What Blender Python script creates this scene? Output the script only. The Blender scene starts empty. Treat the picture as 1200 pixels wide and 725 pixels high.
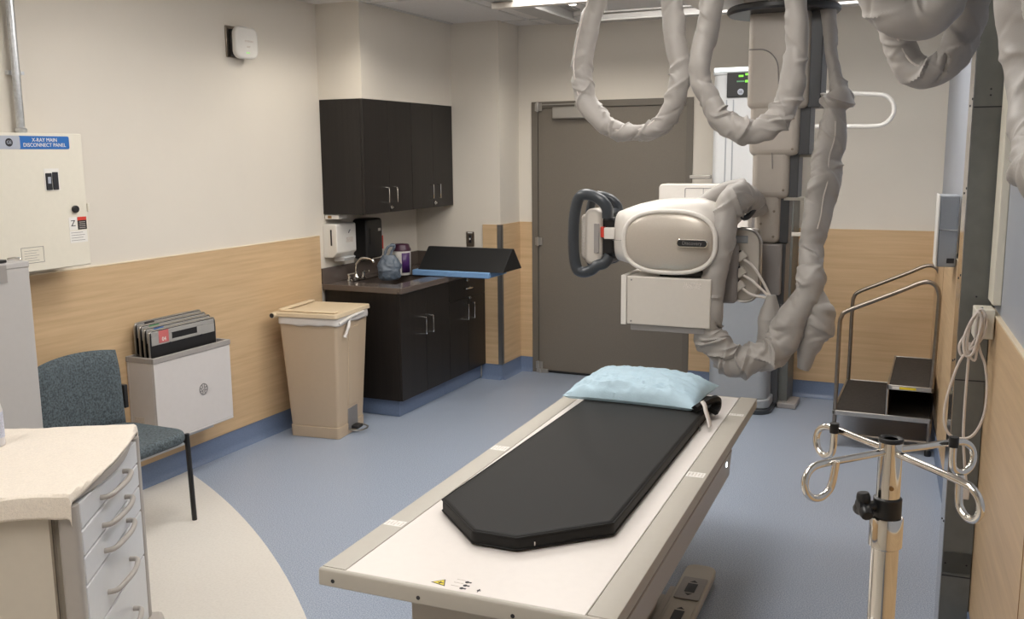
import bpy, bmesh, math, random
from math import sin, cos, pi, radians, sqrt, atan2
from mathutils import Vector, Matrix, noise
random.seed(7)
SC = bpy.context.scene
COL = SC.collection

# ---------------------------------------------------------------- camera
F_PX = 1112.48
YAW, PITCH, ROLL = 0.42712, 0.16295, -0.00879
CAM = Vector((3.89507, 0.0, 1.78214))
fw = Vector((-sin(YAW)*cos(PITCH), cos(YAW)*cos(PITCH), -sin(PITCH)))
rt = Vector((cos(YAW), sin(YAW), 0.0))
up = rt.cross(fw)
r2 = rt*cos(ROLL) + up*sin(ROLL)
u2 = -rt*sin(ROLL) + up*cos(ROLL)
cam_data = bpy.data.cameras.new('camera')
cam = bpy.data.objects.new('camera', cam_data)
COL.objects.link(cam)
cam.matrix_world = Matrix(((r2.x, u2.x, -fw.x, CAM.x), (r2.y, u2.y, -fw.y, CAM.y), (r2.z, u2.z, -fw.z, CAM.z), (0, 0, 0, 1)))
cam_data.sensor_width = 36.0
cam_data.lens = 36.0*F_PX/1200.0
cam_data.clip_start = 0.05
SC.camera = cam

# ---------------------------------------------------------------- world, exposure, lights' strengths
world = bpy.data.worlds.new('world'); SC.world = world; world.use_nodes = True
world.node_tree.nodes['Background'].inputs[0].default_value = (0.9, 0.92, 1.0, 1)
world.node_tree.nodes['Background'].inputs[1].default_value = 0.02
SC.view_settings.view_transform = 'Standard'
SC.view_settings.look = 'None'
SC.view_settings.gamma = 1.0
SC.view_settings.use_curve_mapping = False
SC.view_settings.exposure = 0.24
TROFFER = 9.5           # emission of the ceiling light panels
DOWNLIGHT = 22.0        # power of the recessed downlights, W
LIGHT_COL = (1.0, 0.965, 0.92)

# ---------------------------------------------------------------- materials
def new_mat(name, col, rough=0.5, metal=0.0, spec=0.5, noise_amt=0.0, noise_scale=40.0, bump=0.0, bump_scale=200.0, stretch=(1, 1, 1), emit=None, emit_s=0.0, coat=0.0, sheen=0.0, alpha=None, trans=0.0):
    m = bpy.data.materials.new(name); m.use_nodes = True
    nt = m.node_tree; N = nt.nodes; L = nt.links
    b = N['Principled BSDF']
    b.inputs['Base Color'].default_value = (*col, 1)
    b.inputs['Roughness'].default_value = rough
    b.inputs['Metallic'].default_value = metal
    b.inputs['Specular IOR Level'].default_value = spec
    b.inputs['Coat Weight'].default_value = coat
    b.inputs['Sheen Weight'].default_value = sheen
    b.inputs['Transmission Weight'].default_value = trans
    if emit:
        b.inputs['Emission Color'].default_value = (*emit, 1); b.inputs['Emission Strength'].default_value = emit_s
    tc = N.new('ShaderNodeTexCoord'); mp = N.new('ShaderNodeMapping'); mp.inputs['Scale'].default_value = stretch
    L.new(tc.outputs['Object'], mp.inputs[0])
    nz = N.new('ShaderNodeTexNoise'); nz.inputs['Scale'].default_value = noise_scale; nz.inputs['Detail'].default_value = 4
    L.new(mp.outputs[0], nz.inputs['Vector'])
    if noise_amt >= 0:
        a = max(noise_amt, 0.012)
        rp = N.new('ShaderNodeValToRGB')
        rp.color_ramp.elements[0].position = 0.3; rp.color_ramp.elements[1].position = 0.7
        rp.color_ramp.elements[0].color = (*[max(0, c*(1-a)) for c in col], 1)
        rp.color_ramp.elements[1].color = (*[min(1, c*(1+a)) for c in col], 1)
        L.new(nz.outputs['Fac'], rp.inputs[0]); L.new(rp.outputs[0], b.inputs['Base Color'])
    if bump > 0:
        nb = N.new('ShaderNodeTexNoise'); nb.inputs['Scale'].default_value = bump_scale; nb.inputs['Detail'].default_value = 3
        L.new(mp.outputs[0], nb.inputs['Vector'])
        bp = N.new('ShaderNodeBump'); bp.inputs['Strength'].default_value = bump; bp.inputs['Distance'].default_value = 0.002
        L.new(nb.outputs['Fac'], bp.inputs['Height']); L.new(bp.outputs[0], b.inputs['Normal'])
    return m

def wood_mat(name, c1, c2, rough=0.42, axis='y'):
    m = bpy.data.materials.new(name); m.use_nodes = True
    nt = m.node_tree; N = nt.nodes; L = nt.links; b = N['Principled BSDF']
    b.inputs['Roughness'].default_value = rough; b.inputs['Specular IOR Level'].default_value = 0.4
    tc = N.new('ShaderNodeTexCoord'); mp = N.new('ShaderNodeMapping')
    mp.inputs['Scale'].default_value = {'y': (1.0, 1.2, 26.0), 'v': (26.0, 26.0, 1.0)}[axis]
    L.new(tc.outputs['Object'], mp.inputs[0])
    n1 = N.new('ShaderNodeTexNoise'); n1.inputs['Scale'].default_value = 1.6; n1.inputs['Detail'].default_value = 6; n1.inputs['Roughness'].default_value = 0.6
    L.new(mp.outputs[0], n1.inputs['Vector'])
    rp = N.new('ShaderNodeValToRGB')
    rp.color_ramp.elements[0].position = 0.3; rp.color_ramp.elements[0].color = (*c1, 1)
    rp.color_ramp.elements[1].position = 0.72; rp.color_ramp.elements[1].color = (*c2, 1)
    L.new(n1.outputs['Fac'], rp.inputs[0]); L.new(rp.outputs[0], b.inputs['Base Color'])
    return m

M = {}
M['wall'] = new_mat('cream wall paint', (0.70, 0.652, 0.578), 0.75, noise_amt=0.015, noise_scale=3, bump=0.15, bump_scale=350)
M['accent'] = new_mat('blue grey wall paint', (0.36, 0.39, 0.45), 0.35, noise_amt=0.03, noise_scale=4)
M['ceiling'] = new_mat('acoustic ceiling tile', (0.72, 0.69, 0.66), 0.9, noise_amt=0.04, noise_scale=90, bump=0.4, bump_scale=300)
M['grid'] = new_mat('ceiling grid metal', (0.62, 0.60, 0.57), 0.5)
M['wood'] = wood_mat('maple wainscot laminate', (0.54, 0.375, 0.215), (0.66, 0.475, 0.285))
M['baseboard'] = new_mat('blue vinyl cove base', (0.15, 0.20, 0.31), 0.4, noise_amt=0.1, noise_scale=120)
M['door'] = new_mat('taupe painted door', (0.17, 0.148, 0.12), 0.5, noise_amt=0.05, noise_scale=160, bump=0.15, bump_scale=300)
M['doorframe'] = new_mat('taupe door frame paint', (0.145, 0.128, 0.105), 0.45)
M['cab'] = wood_mat('dark espresso laminate', (0.010, 0.0082, 0.0076), (0.018, 0.0145, 0.013), 0.4, 'v')
M['counter'] = new_mat('brown solid surface counter', (0.105, 0.083, 0.072), 0.22, noise_amt=0.15, noise_scale=300, coat=0.2)
M['sinkmat'] = new_mat('dark sink bowl', (0.10, 0.080, 0.070), 0.22)
M['chrome'] = new_mat('polished chrome', (0.80, 0.78, 0.74), 0.08, metal=1.0, noise_amt=0.02)
M['steel'] = new_mat('brushed steel', (0.52, 0.50, 0.47), 0.3, metal=1.0, noise_amt=0.05, noise_scale=60)
M['darksteel'] = new_mat('worn bronze tinted steel', (0.30, 0.26, 0.22), 0.32, metal=1.0, noise_amt=0.1)
M['galv'] = new_mat('galvanised conduit', (0.62, 0.64, 0.66), 0.32, metal=0.9, noise_amt=0.12, noise_scale=60)
M['ducting'] = new_mat('grey enamelled duct sheet', (0.15, 0.155, 0.145), 0.42, metal=0.2, noise_amt=0.08, noise_scale=20)
M['ductside'] = new_mat('smooth galvanised duct side', (0.62, 0.60, 0.57), 0.12, metal=1.0, noise_amt=0.02)
M['white'] = new_mat('white powder coat', (0.72, 0.70, 0.66), 0.4)
M['panelwhite'] = new_mat('off white enamel', (0.74, 0.70, 0.60), 0.4)
M['cartwhite'] = new_mat('cool white drawer plastic', (0.66, 0.67, 0.69), 0.35)
M['cartgrey'] = new_mat('warm grey moulded plastic', (0.42, 0.39, 0.36), 0.45)
M['cartside'] = new_mat('cream cart side panel', (0.62, 0.565, 0.48), 0.45)
M['machine'] = new_mat('pale grey beige machine cover', (0.60, 0.555, 0.50), 0.38)
M['machine2'] = new_mat('light machine plastic', (0.70, 0.66, 0.61), 0.33)
M['taupe'] = new_mat('taupe satin column', (0.50, 0.455, 0.405), 0.42)
M['oval'] = new_mat('champagne metallic cover', (0.50, 0.45, 0.39), 0.36, metal=0.35, noise_amt=0.03, noise_scale=200)
M['darkgrey'] = new_mat('dark blue grey rubberised plastic', (0.034, 0.040, 0.048), 0.3)
M['track'] = new_mat('dark column track', (0.075, 0.078, 0.085), 0.4)
M['midgrey'] = new_mat('mid grey plastic', (0.30, 0.28, 0.27), 0.4)
M['standgrey'] = new_mat('blue grey wall stand cover', (0.30, 0.32, 0.345), 0.38)
M['standwhite'] = new_mat('pale wall stand cover', (0.56, 0.57, 0.58), 0.38)
M['black'] = new_mat('black plastic', (0.012, 0.012, 0.013), 0.4)
M['blackvinyl'] = new_mat('black vinyl upholstery', (0.009, 0.0087, 0.0082), 0.58, spec=0.28, bump=0.25, bump_scale=260)
M['blackfoam'] = new_mat('black coated foam', (0.007, 0.007, 0.0075), 0.55)
M['bluefoam'] = new_mat('sky blue foam pad', (0.17, 0.32, 0.56), 0.8, bump=0.3, bump_scale=250)
M['tabletop'] = new_mat('white laminate tabletop', (0.78, 0.73, 0.69), 0.32, noise_amt=0.01)
M['rail'] = new_mat('grey beige aluminium rail', (0.47, 0.44, 0.385), 0.42)
M['tableside'] = new_mat('taupe table fascia', (0.42, 0.385, 0.34), 0.4)
M['sleeve'] = new_mat('greige cable sleeve fabric', (0.36, 0.335, 0.31), 0.5, noise_amt=0.03, noise_scale=12, bump=0.2, bump_scale=500, sheen=0.15)
M['seam'] = new_mat('pale zipper tape', (0.62, 0.57, 0.53), 0.4)
M['trash'] = new_mat('beige moulded plastic', (0.52, 0.405, 0.285), 0.42, bump=0.12, bump_scale=300)
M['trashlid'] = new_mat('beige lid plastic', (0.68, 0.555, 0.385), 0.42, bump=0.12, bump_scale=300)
M['liner'] = new_mat('white thin plastic film', (0.66, 0.63, 0.60), 0.25, alpha=0.9)
M['pillow'] = new_mat('pale blue paper pillowcase', (0.42, 0.565, 0.655), 0.7, noise_amt=0.03, noise_scale=20, bump=0.3, bump_scale=120)
M['towel'] = new_mat('cream terry towel', (0.80, 0.72, 0.62), 0.95, noise_amt=0.06, noise_scale=160, bump=1.0, bump_scale=320, sheen=0.3)
M['chairfabric'] = new_mat('teal grey speckled upholstery', (0.085, 0.108, 0.122), 0.9, noise_amt=0.55, noise_scale=110, bump=0.5, bump_scale=260)
M['binwhite'] = new_mat('pale lilac white metal', (0.62, 0.59, 0.575), 0.4)
M['bingrey'] = new_mat('grey bin rim', (0.33, 0.31, 0.295), 0.5)
M['lockergrey'] = new_mat('light grey locker enamel', (0.50, 0.485, 0.475), 0.45)
M['red'] = new_mat('faded red sticker', (0.55, 0.14, 0.14), 0.5)
M['redhot'] = new_mat('red warning print', (0.62, 0.05, 0.03), 0.5)
M['green'] = new_mat('green sticker', (0.12, 0.32, 0.16), 0.5)
M['blue'] = new_mat('blue sticker', (0.05, 0.15, 0.42), 0.5)
M['signblue'] = new_mat('blue sign enamel', (0.02, 0.14, 0.45), 0.35)
M['signsilver'] = new_mat('silver sign plate', (0.42, 0.45, 0.52), 0.4)
M['paper'] = new_mat('white paper label', (0.78, 0.76, 0.72), 0.6)
M['labelgrey'] = new_mat('pale grey printed label', (0.62, 0.57, 0.52), 0.55, noise_amt=0.25, noise_scale=220)
M['ink'] = new_mat('black ink', (0.015, 0.015, 0.02), 0.5)
M['inkgrey'] = new_mat('grey ink', (0.2, 0.19, 0.19), 0.5)
M['yellow'] = new_mat('yellow warning print', (0.72, 0.58, 0.03), 0.5)
M['purple'] = new_mat('purple plastic', (0.05, 0.012, 0.10), 0.35)
M['maroon'] = new_mat('dark maroon plastic', (0.045, 0.012, 0.03), 0.35)
M['violet'] = new_mat('violet cap plastic', (0.06, 0.03, 0.32), 0.4)
M['bagblue'] = new_mat('slate blue plastic bag', (0.085, 0.11, 0.145), 0.35, spec=0.5)
M['cable'] = new_mat('ivory cable jacket', (0.66, 0.60, 0.55), 0.4)
M['bottle'] = new_mat('translucent bottle plastic', (0.70, 0.68, 0.70), 0.3)
M['labelblue'] = new_mat('pale blue printed label', (0.55, 0.58, 0.70), 0.5, noise_amt=0.3, noise_scale=300)
M['rubber'] = new_mat('black ribbed rubber tread', (0.03, 0.025, 0.022), 0.8, noise_amt=0.3, noise_scale=60, bump=0.6, bump_scale=150)
M['amber'] = new_mat('brownish brass screw', (0.35, 0.2, 0.08), 0.3, metal=1)
M['doorhw'] = new_mat('satin grey hardware', (0.42, 0.40, 0.37), 0.35, metal=0.6)
M['lamp'] = new_mat('lit diffuser', (1, 1, 1), 0.5, emit=LIGHT_COL, emit_s=TROFFER, noise_amt=-1)
M['lampdown'] = new_mat('lit downlight lens', (1, 1, 1), 0.5, emit=(1.0, 0.93, 0.82), emit_s=8.0, noise_amt=-1)
M['led'] = new_mat('white indicator lamp', (1, 1, 1), 0.5, emit=(0.8, 0.9, 1.0), emit_s=6.0, noise_amt=-1)
M['ledgreen'] = new_mat('green display digits', (0.1, 0.6, 0.05), 0.5, emit=(0.35, 1.0, 0.05), emit_s=0.6, noise_amt=-1)
M['glint'] = new_mat('glowing white edge glint', (0.95, 0.95, 0.95), 0.3, emit=(0.9, 1.0, 0.97), emit_s=0.9, noise_amt=-1)  # emission stands in for ceiling light reflected by a glossy edge

# blue speckled vinyl floor
def floor_mat(name, base, dark, light, rough, scale=230):
    m = bpy.data.materials.new(name); m.use_nodes = True
    nt = m.node_tree; N = nt.nodes; L = nt.links; b = N['Principled BSDF']
    b.inputs['Roughness'].default_value = rough; b.inputs['Specular IOR Level'].default_value = 0.45
    tc = N.new('ShaderNodeTexCoord')
    n1 = N.new('ShaderNodeTexNoise'); n1.inputs['Scale'].default_value = scale; n1.inputs['Detail'].default_value = 2
    L.new(tc.outputs['Object'], n1.inputs['Vector'])
    rp = N.new('ShaderNodeValToRGB'); e = rp.color_ramp.elements
    e[0].position = 0.33; e[0].color = (*dark, 1); e[1].position = 0.68; e[1].color = (*light, 1)
    x = e.new(0.5); x.color = (*base, 1)
    L.new(n1.outputs['Fac'], rp.inputs[0])
    n2 = N.new('ShaderNodeTexNoise'); n2.inputs['Scale'].default_value = 1.1; n2.inputs['Detail'].default_value = 3
    L.new(tc.outputs['Object'], n2.inputs['Vector'])
    mr = N.new('ShaderNodeMapRange'); mr.inputs['To Min'].default_value = rough-0.06; mr.inputs['To Max'].default_value = rough+0.08
    L.new(n2.outputs['Fac'], mr.inputs[0]); L.new(mr.outputs[0], b.inputs['Roughness'])
    L.new(rp.outputs[0], b.inputs['Base Color'])
    return m
M['floor'] = floor_mat('blue speckled vinyl floor', (0.30, 0.35, 0.44), (0.19, 0.23, 0.31), (0.44, 0.49, 0.57), 0.36, 210)
M['inlay'] = floor_mat('cream vinyl floor inlay', (0.68, 0.65, 0.60), (0.65, 0.62, 0.57), (0.70, 0.67, 0.62), 0.36, 90)

# ---------------------------------------------------------------- mesh helpers
class MB:
    """collects geometry of ONE mesh"""
    def __init__(s): s.v = []; s.f = []; s.T = Matrix.Identity(4)
    def add(s, vs, fs):
        o = len(s.v); s.v += [tuple(s.T @ Vector(p)) for p in vs]; s.f += [tuple(i+o for i in f) for f in fs]; return s
    def box(s, x0, x1, y0, y1, z0, z1):
        v = [(x, y, z) for z in (z0, z1) for y in (y0, y1) for x in (x0, x1)]
        return s.add(v, [(0, 2, 3, 1), (4, 5, 7, 6), (0, 1, 5, 4), (2, 6, 7, 3), (0, 4, 6, 2), (1, 3, 7, 5)])
    def prism(s, pts, z0, z1):
        n = len(pts); v = [(x, y, z0) for x, y in pts]+[(x, y, z1) for x, y in pts]
        f = [tuple(range(n-1, -1, -1)), tuple(range(n, 2*n))]+[(i, (i+1) % n, (i+1) % n+n, i+n) for i in range(n)]
        return s.add(v, f)
    def extr(s, pts, axis, a, b):
        """polygon in the two other axes, extruded along axis from a to b"""
        def P(p, t):
            return {'x': (t, p[0], p[1]), 'y': (p[0], t, p[1]), 'z': (p[0], p[1], t)}[axis]
        n = len(pts); v = [P(p, a) for p in pts]+[P(p, b) for p in pts]
        f = [tuple(range(n-1, -1, -1)), tuple(range(n, 2*n))]+[(i, (i+1) % n, (i+1) % n+n, i+n) for i in range(n)]
        return s.add(v, f)
    def cyl(s, c, r, h, axis='z', n=24, r2=None):
        r2 = r if r2 is None else r2
        pts = []
        for k, (rr, t) in enumerate(((r, 0), (r2, h))):
            for i in range(n):
                a = 2*pi*i/n; x, y = rr*cos(a), rr*sin(a)
                pts.append({'z': (c[0]+x, c[1]+y, c[2]+t), 'x': (c[0]+t, c[1]+x, c[2]+y), 'y': (c[0]+x, c[1]+t, c[2]+y)}[axis])
        f = [tuple(range(n-1, -1, -1)), tuple(range(n, 2*n))]+[(i, (i+1) % n, (i+1) % n+n, i+n) for i in range(n)]
        return s.add(pts, f)
    def lathe(s, prof, n=28, c=(0, 0, 0)):
        v = []; f = []
        for r, z in prof:
            for i in range(n):
                a = 2*pi*i/n; v.append((c[0]+r*cos(a), c[1]+r*sin(a), c[2]+z))
        for k in range(len(prof)-1):
            for i in range(n):
                j = (i+1) % n; f.append((k*n+i, k*n+j, (k+1)*n+j, (k+1)*n+i))
        f.append(tuple(range(n-1, -1, -1))); f.append(tuple(range((len(prof)-1)*n, len(prof)*n)))
        return s.add(v, f)
    def tube(s, path, r, n=12, closed=False, rfun=None, smooth=6, cap=True):
        P = spline(path, smooth, closed) if smooth > 1 else [Vector(p) for p in path]
        v = []; f = []; m = len(P)
        T = []
        for i in range(m):
            a = P[(i-1) % m] if (closed or i > 0) else P[i]; b = P[(i+1) % m] if (closed or i < m-1) else P[i]
            T.append((b-a).normalized())
        nrm = T[0].orthogonal().normalized()
        for i in range(m):
            nrm = (nrm-T[i]*nrm.dot(T[i])).normalized(); bi = T[i].cross(nrm)
            for k in range(n):
                a = 2*pi*k/n
                rr = r if rfun is None else rfun(i/(m-1), a, P[i])
                v.append(tuple(P[i]+(nrm*cos(a)+bi*sin(a))*rr))
        for i in range(m if closed else m-1):
            for k in range(n):
                q = (k+1) % n; j = (i+1) % m
                f.append((i*n+k, i*n+q, j*n+q, j*n+k))
        if not closed and cap:
            f.append(tuple(range(n-1, -1, -1))); f.append(tuple(range((m-1)*n, m*n)))
        return s.add(v, f)
    def build(s, name, mat, parent=None, bevel=0.0, smooth=True, seg=2, sub=0, solid=0.0):
        me = bpy.data.meshes.new(name); me.from_pydata(s.v, [], s.f); me.validate()
        bm = bmesh.new(); bm.from_mesh(me); bmesh.ops.recalc_face_normals(bm, faces=bm.faces); bm.to_mesh(me); bm.free()
        me.materials.append(M[mat] if isinstance(mat, str) else mat)
        o = bpy.data.objects.new(name, me); COL.objects.link(o)
        if parent: o.parent = parent
        if solid:
            md = o.modifiers.new('thickness', 'SOLIDIFY'); md.thickness = solid; md.offset = 0
        if bevel:
            md = o.modifiers.new('bevel', 'BEVEL'); md.width = bevel; md.segments = seg; md.limit_method = 'ANGLE'; md.angle_limit = radians(35)
        if sub:
            md = o.modifiers.new('subd', 'SUBSURF'); md.levels = sub; md.render_levels = sub
        if smooth:
            for p in me.polygons: p.use_smooth = True
            if not sub:
                try: me.set_sharp_from_angle(angle=radians(38))
                except Exception: pass
        return o

def spline(path, k, closed=False):
    P = [Vector(p) for p in path]; n = len(P); out = []
    if n < 3 and not closed:
        return [P[0].lerp(P[-1], i/k) for i in range(k+1)]
    rng = range(n if closed else n-1)
    for i in rng:
        if closed: a, b, c, d = P[(i-1) % n], P[i], P[(i+1) % n], P[(i+2) % n]
        else: a = P[max(i-1, 0)]; b = P[i]; c = P[i+1]; d = P[min(i+2, n-1)]
        for j in range(k):
            t = j/k
            out.append(0.5*((2*b)+(c-a)*t+(2*a-5*b+4*c-d)*t*t+(3*b-a-3*c+d)*t**3))
    if not closed: out.append(P[-1])
    return out

def tag(o, label, cat, group=None, kind=None):
    o['label'] = label; o['category'] = cat
    if group: o['group'] = group
    if kind: o['kind'] = kind
    return o
def thing(name, label, cat, loc=(0, 0, 0), rz=0.0, group=None):
    o = bpy.data.objects.new(name, None); COL.objects.link(o); o.empty_display_size = 0.05
    o.location = loc; o.rotation_euler = (0, 0, rz)
    return tag(o, label, cat, group)
def struct(o, label=None):
    o['kind'] = 'structure'
    if label: o['label'] = label
    return o
def B(name, mat, parent, x0, x1, y0, y1, z0, z1, bevel=0.0, seg=2):
    return MB().box(x0, x1, y0, y1, z0, z1).build(name, mat, parent, bevel, seg=seg)
def rrect(w, h, r, n=5, cx=0, cy=0):
    pts = []
    for (sx, sy, a0) in ((1, 1, 0), (-1, 1, 90), (-1, -1, 180), (1, -1, 270)):
        for i in range(n+1):
            a = radians(a0+90*i/n); pts.append((cx+sx*(w/2-r)+r*cos(a), cy+sy*(h/2-r)+r*sin(a)))
    return pts
def text(name, body, size, mat, parent, loc, rot, depth=0.0006, align='CENTER', label=None):
    cu = bpy.data.curves.new(name, 'FONT'); cu.body = body; cu.size = size; cu.extrude = depth; cu.align_x = align; cu.align_y = 'CENTER'; cu.resolution_u = 3
    tmp = bpy.data.objects.new(name, cu); COL.objects.link(tmp)
    dg = bpy.context.evaluated_depsgraph_get()
    me = bpy.data.meshes.new_from_object(tmp.evaluated_get(dg))
    bpy.data.objects.remove(tmp)
    me.materials.clear(); me.materials.append(M[mat])
    o = bpy.data.objects.new(name, me); COL.objects.link(o); o.parent = parent; o.location = loc; o.rotation_euler = rot
    return o
FACE_X = (radians(90), 0, radians(90))      # text read by a viewer looking along -x
FACE_NY = (radians(90), 0, 0)               # text read by a viewer looking along +y

# ---------------------------------------------------------------- room shell
H = 2.77; D = 7.067; YF = -1.7
A_FACE = 6.70; XP = 0.752          # alcove return wall (faces the camera) and its outer corner
WS = 1.235; BB = 0.123
def rwx(y): return 4.078-0.0577*(y-3.545)     # the right wall runs slightly askew
fl = struct(MB().box(-0.1, 4.6, YF-0.1, D+0.1, -0.1, 0).build('floor', 'floor', None, smooth=False))
struct(MB().box(-0.1, 4.6, YF-0.1, D+0.1, H, H+0.08).build('ceiling', 'ceiling', None, smooth=False))
m = MB(); cx, cy, R = -3.0375, -2.267, 6.9616
pts = [(0.0, YF)]
a0 = atan2(YF-cy, sqrt(R*R-(YF-cy)**2)); a1 = math.acos((0-cx)/R)
pts += [(cx+R*cos(a0+(a1-a0)*i/60), cy+R*sin(a0+(a1-a0)*i/60)) for i in range(61)]
m.prism(pts, 0.0, 0.0015)
struct(m.build('trim_1', 'inlay', fl, smooth=False), 'cream curved vinyl inlay in the blue floor')
struct(B('wall_left', 'wall', None, -0.12, 0, YF-0.1, D+0.1, 0, H))
DX0, DX1, DZ = 0.868, 2.166, 2.18
m = MB()
m.box(0, DX0+0.02, D, D+0.12, 0, H).box(DX1-0.02, 4.3, D, D+0.12, 0, H).box(DX0+0.02, DX1-0.02, D, D+0.12, DZ-0.02, H)
struct(m.build('wall_back', 'wall', None, smooth=False))
struct(B('wall_front', 'wall', None, -0.1, 4.6, YF-0.12, YF, 0, H))
m = MB(); m.prism([(rwx(YF-.1), YF-.1), (rwx(YF-.1)+.12, YF-.1), (rwx(D+.1)+.12, D+.1), (rwx(D+.1), D+.1)], 0, H)
struct(m.build('wall_right', 'accent', None, smooth=False))
struct(B('wall_alcove', 'wall', None, 0, XP, A_FACE, D, 0, H))
struct(B('wall_soffit', 'wall', None, 0, 0.344, 5.435, A_FACE, 2.15, H))
# wainscot panels with their thin cap lines
struct(B('trim_2', 'wood', None, 0, 0.010, YF, 5.37, BB, WS), 'maple laminate wainscot on the left wall')
struct(B('trim_3', 'wood', None, XP, DX0-0.002, D-0.010, D, BB, WS))
struct(B('trim_4', 'wood', None, DX1+0.002, rwx(D)-0.005, D-0.010, D, BB, WS))
struct(B('trim_5', 'wood', None, 0.602, XP-0.001, A_FACE-0.010, A_FACE, BB, WS))
struct(B('trim_6', 'wood', None, XP, XP+0.010, A_FACE, D-0.01, BB, WS))
m = MB(); m.prism([(rwx(YF), YF), (rwx(YF)-.012, YF), (rwx(D)-.012, D), (rwx(D), D)], BB, WS)
struct(m.build('trim_7', 'wood', None, smooth=False))
m = MB(); m.prism([(rwx(YF)+.002, YF), (rwx(YF)-.015, YF), (rwx(D)-.015, D), (rwx(D)+.002, D)], WS, WS+.006)
M['cap'] = new_mat('pale wainscot cap', (0.78, 0.66, 0.48), 0.4)
struct(m.build('trim_8', 'cap', None, smooth=False))
struct(B('trim_9', 'cap', None, -0.001, 0.0125, YF, 5.37, WS, WS+0.005))
# vertical panel joints of the right wainscot
m = MB()
for yy in (2.55, 3.77-2.44+0.0, 5.0, 6.2):
    m.prism([(rwx(yy)-.0135, yy-.0015), (rwx(yy)-.0135, yy+.0015), (rwx(yy)-.01, yy+.0015), (rwx(yy)-.01, yy-.0015)], BB, WS)
M['joint'] = new_mat('orange brown joint', (0.30, 0.16, 0.07), 0.6)
struct(m.build('trim_10', 'joint', None, smooth=False))
def cove(name, pts_prof, axis, a, b):
    m = MB(); m.extr(pts_prof, axis, a, b); return struct(m.build(name, 'baseboard', None))
cv = lambda x, s: [(x, 0.0), (x, BB), (x+s*.006, BB), (x+s*.008, .035), (x+s*.016, .014), (x+s*.034, .0)]
cove('baseboard_left', cv(0.0, 1), 'y', YF, 5.2)
cove('baseboard_back', cv(D, -1), 'x', XP, DX0)
cove('baseboard_back.001', cv(D, -1), 'x', DX1, rwx(D))
cove('baseboard_alcove', cv(A_FACE, -1), 'x', 0.58, XP+.004)
cove('baseboard_alcove.001', cv(XP, 1), 'y', A_FACE-.004, D)
m = MB(); m.prism([(rwx(YF)-.0, YF), (rwx(YF)-.018, YF), (rwx(D)-.018, D), (rwx(D), D)], 0, BB)
struct(m.build('baseboard_right', 'baseboard', None, smooth=False))
# metal corner guard
m = MB(); m.box(XP-.022, XP+.013, A_FACE-.014, A_FACE-.0105, BB, WS).box(XP+.0105, XP+.014, A_FACE-.014, A_FACE+.022, BB, WS)
M['guard'] = new_mat('brushed corner guard', (0.24, 0.235, 0.23), 0.35, metal=0.7)
struct(m.build('trim_11', 'guard', None, smooth=False), 'brushed metal corner guard on the alcove corner')
# ceiling grid
m = MB()
gx = [0.36+0.61*i for i in range(7)]; gy = [D-0.30-1.22*i for i in range(8)]
for x in gx: m.box(x-.012, x+.012, YF, D, H-.006, H+.002)
for y in gy: m.box(0, rwx(y), y-.012, y+.012, H-.006, H+.002)
struct(m.build('trim_12', 'grid', None, smooth=False), 'ceiling tile grid')

# ---------------------------------------------------------------- door
d = struct(thing('door_1', 'closed taupe metal door with surface closer', 'door', ((DX0+DX1)/2, D, 0)))
del d['category']
hw = (DX1-DX0)/2
m = MB(); m.box(-hw, -hw+.05, -.012, .08, 0, DZ).box(hw-.05, hw, -.012, .08, 0, DZ).box(-hw+.05, hw-.05, -.012, .08, DZ-.05, DZ)
m.build('door_frame', 'doorframe', d, 0.002, smooth=False)
B('door_leaf', 'door', d, -hw+.052, hw-.052, .004, .048, .008, DZ-.052, .002)
m = MB(); m.box(-hw+.19, -hw+.50, -.05, .002, 2.045, 2.135); cl = m.build('door_closer', 'doorhw', d, .008)
MB().box(-hw+.37, -hw+.40, -.03, -.012, 2.12, 2.165).box(-hw+.05, -hw+.39, -.026, -.018, 2.152, 2.160).build('closer_arm', 'doorhw', d)
for zz in (1.08, 0.06, 2.14):
    m = MB(); m.cyl((-hw+.055, -.022, zz-.035), .011, .07); m.box(-hw+.03, -hw+.09, -.014, -.011, zz-.03, zz+.03); m.build('hinge', 'doorhw', d)
MB().cyl((-hw+.075, -.03, .0), .012, .035).box(-hw+.04, -hw+.14, -.03, .0, .0, .03).build('floor_bolt', 'doorhw', d, .003)
B('kick_sweep', 'black', d, -hw+.052, hw-.052, -.004, .004, .003, .02)

# ---------------------------------------------------------------- ceiling lights
def troffer(x, y, w, l, label):
    t = thing('ceiling_light', label, 'light', (x, y, H), 0, 'recessed ceiling lights')
    m = MB(); m.box(-w/2-.03, -w/2, -l/2-.03, l/2+.03, -.016, -.001).box(w/2, w/2+.03, -l/2-.03, l/2+.03, -.016, -.001)
    m.box(-w/2, w/2, -l/2-.03, -l/2, -.016, -.001).box(-w/2, w/2, l/2, l/2+.03, -.016, -.001)
    m.build('light_frame', 'grid', t)
    m = MB(); m.box(-w/2, w/2, -l/2, l/2, -.011, -.007); m.build('diffuser', 'lamp', t, smooth=False)
    return t
troffer(1.25, 0.7, .56, 1.16, 'rectangular ceiling light above the drawer cart')
troffer(3.0, 0.9, .56, 1.16, 'rectangular ceiling light above the near end of the exam table')
troffer(1.25, 3.4, .56, 1.16, 'rectangular ceiling light above the floor between chair and table')
troffer(2.85, 3.0, .56, 1.16, 'added rectangular fill light above the middle of the exam table')  # extra panel, added to lift the light on sleeves and upper walls
troffer(2.75, 5.12, .56, 1.16, 'rectangular ceiling light between x-ray column and door')
troffer(3.52, 5.3, .50, 1.16, 'added rectangular fill light above the step stool side')  # unseen panel added to brighten the right part of the back wall
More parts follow.
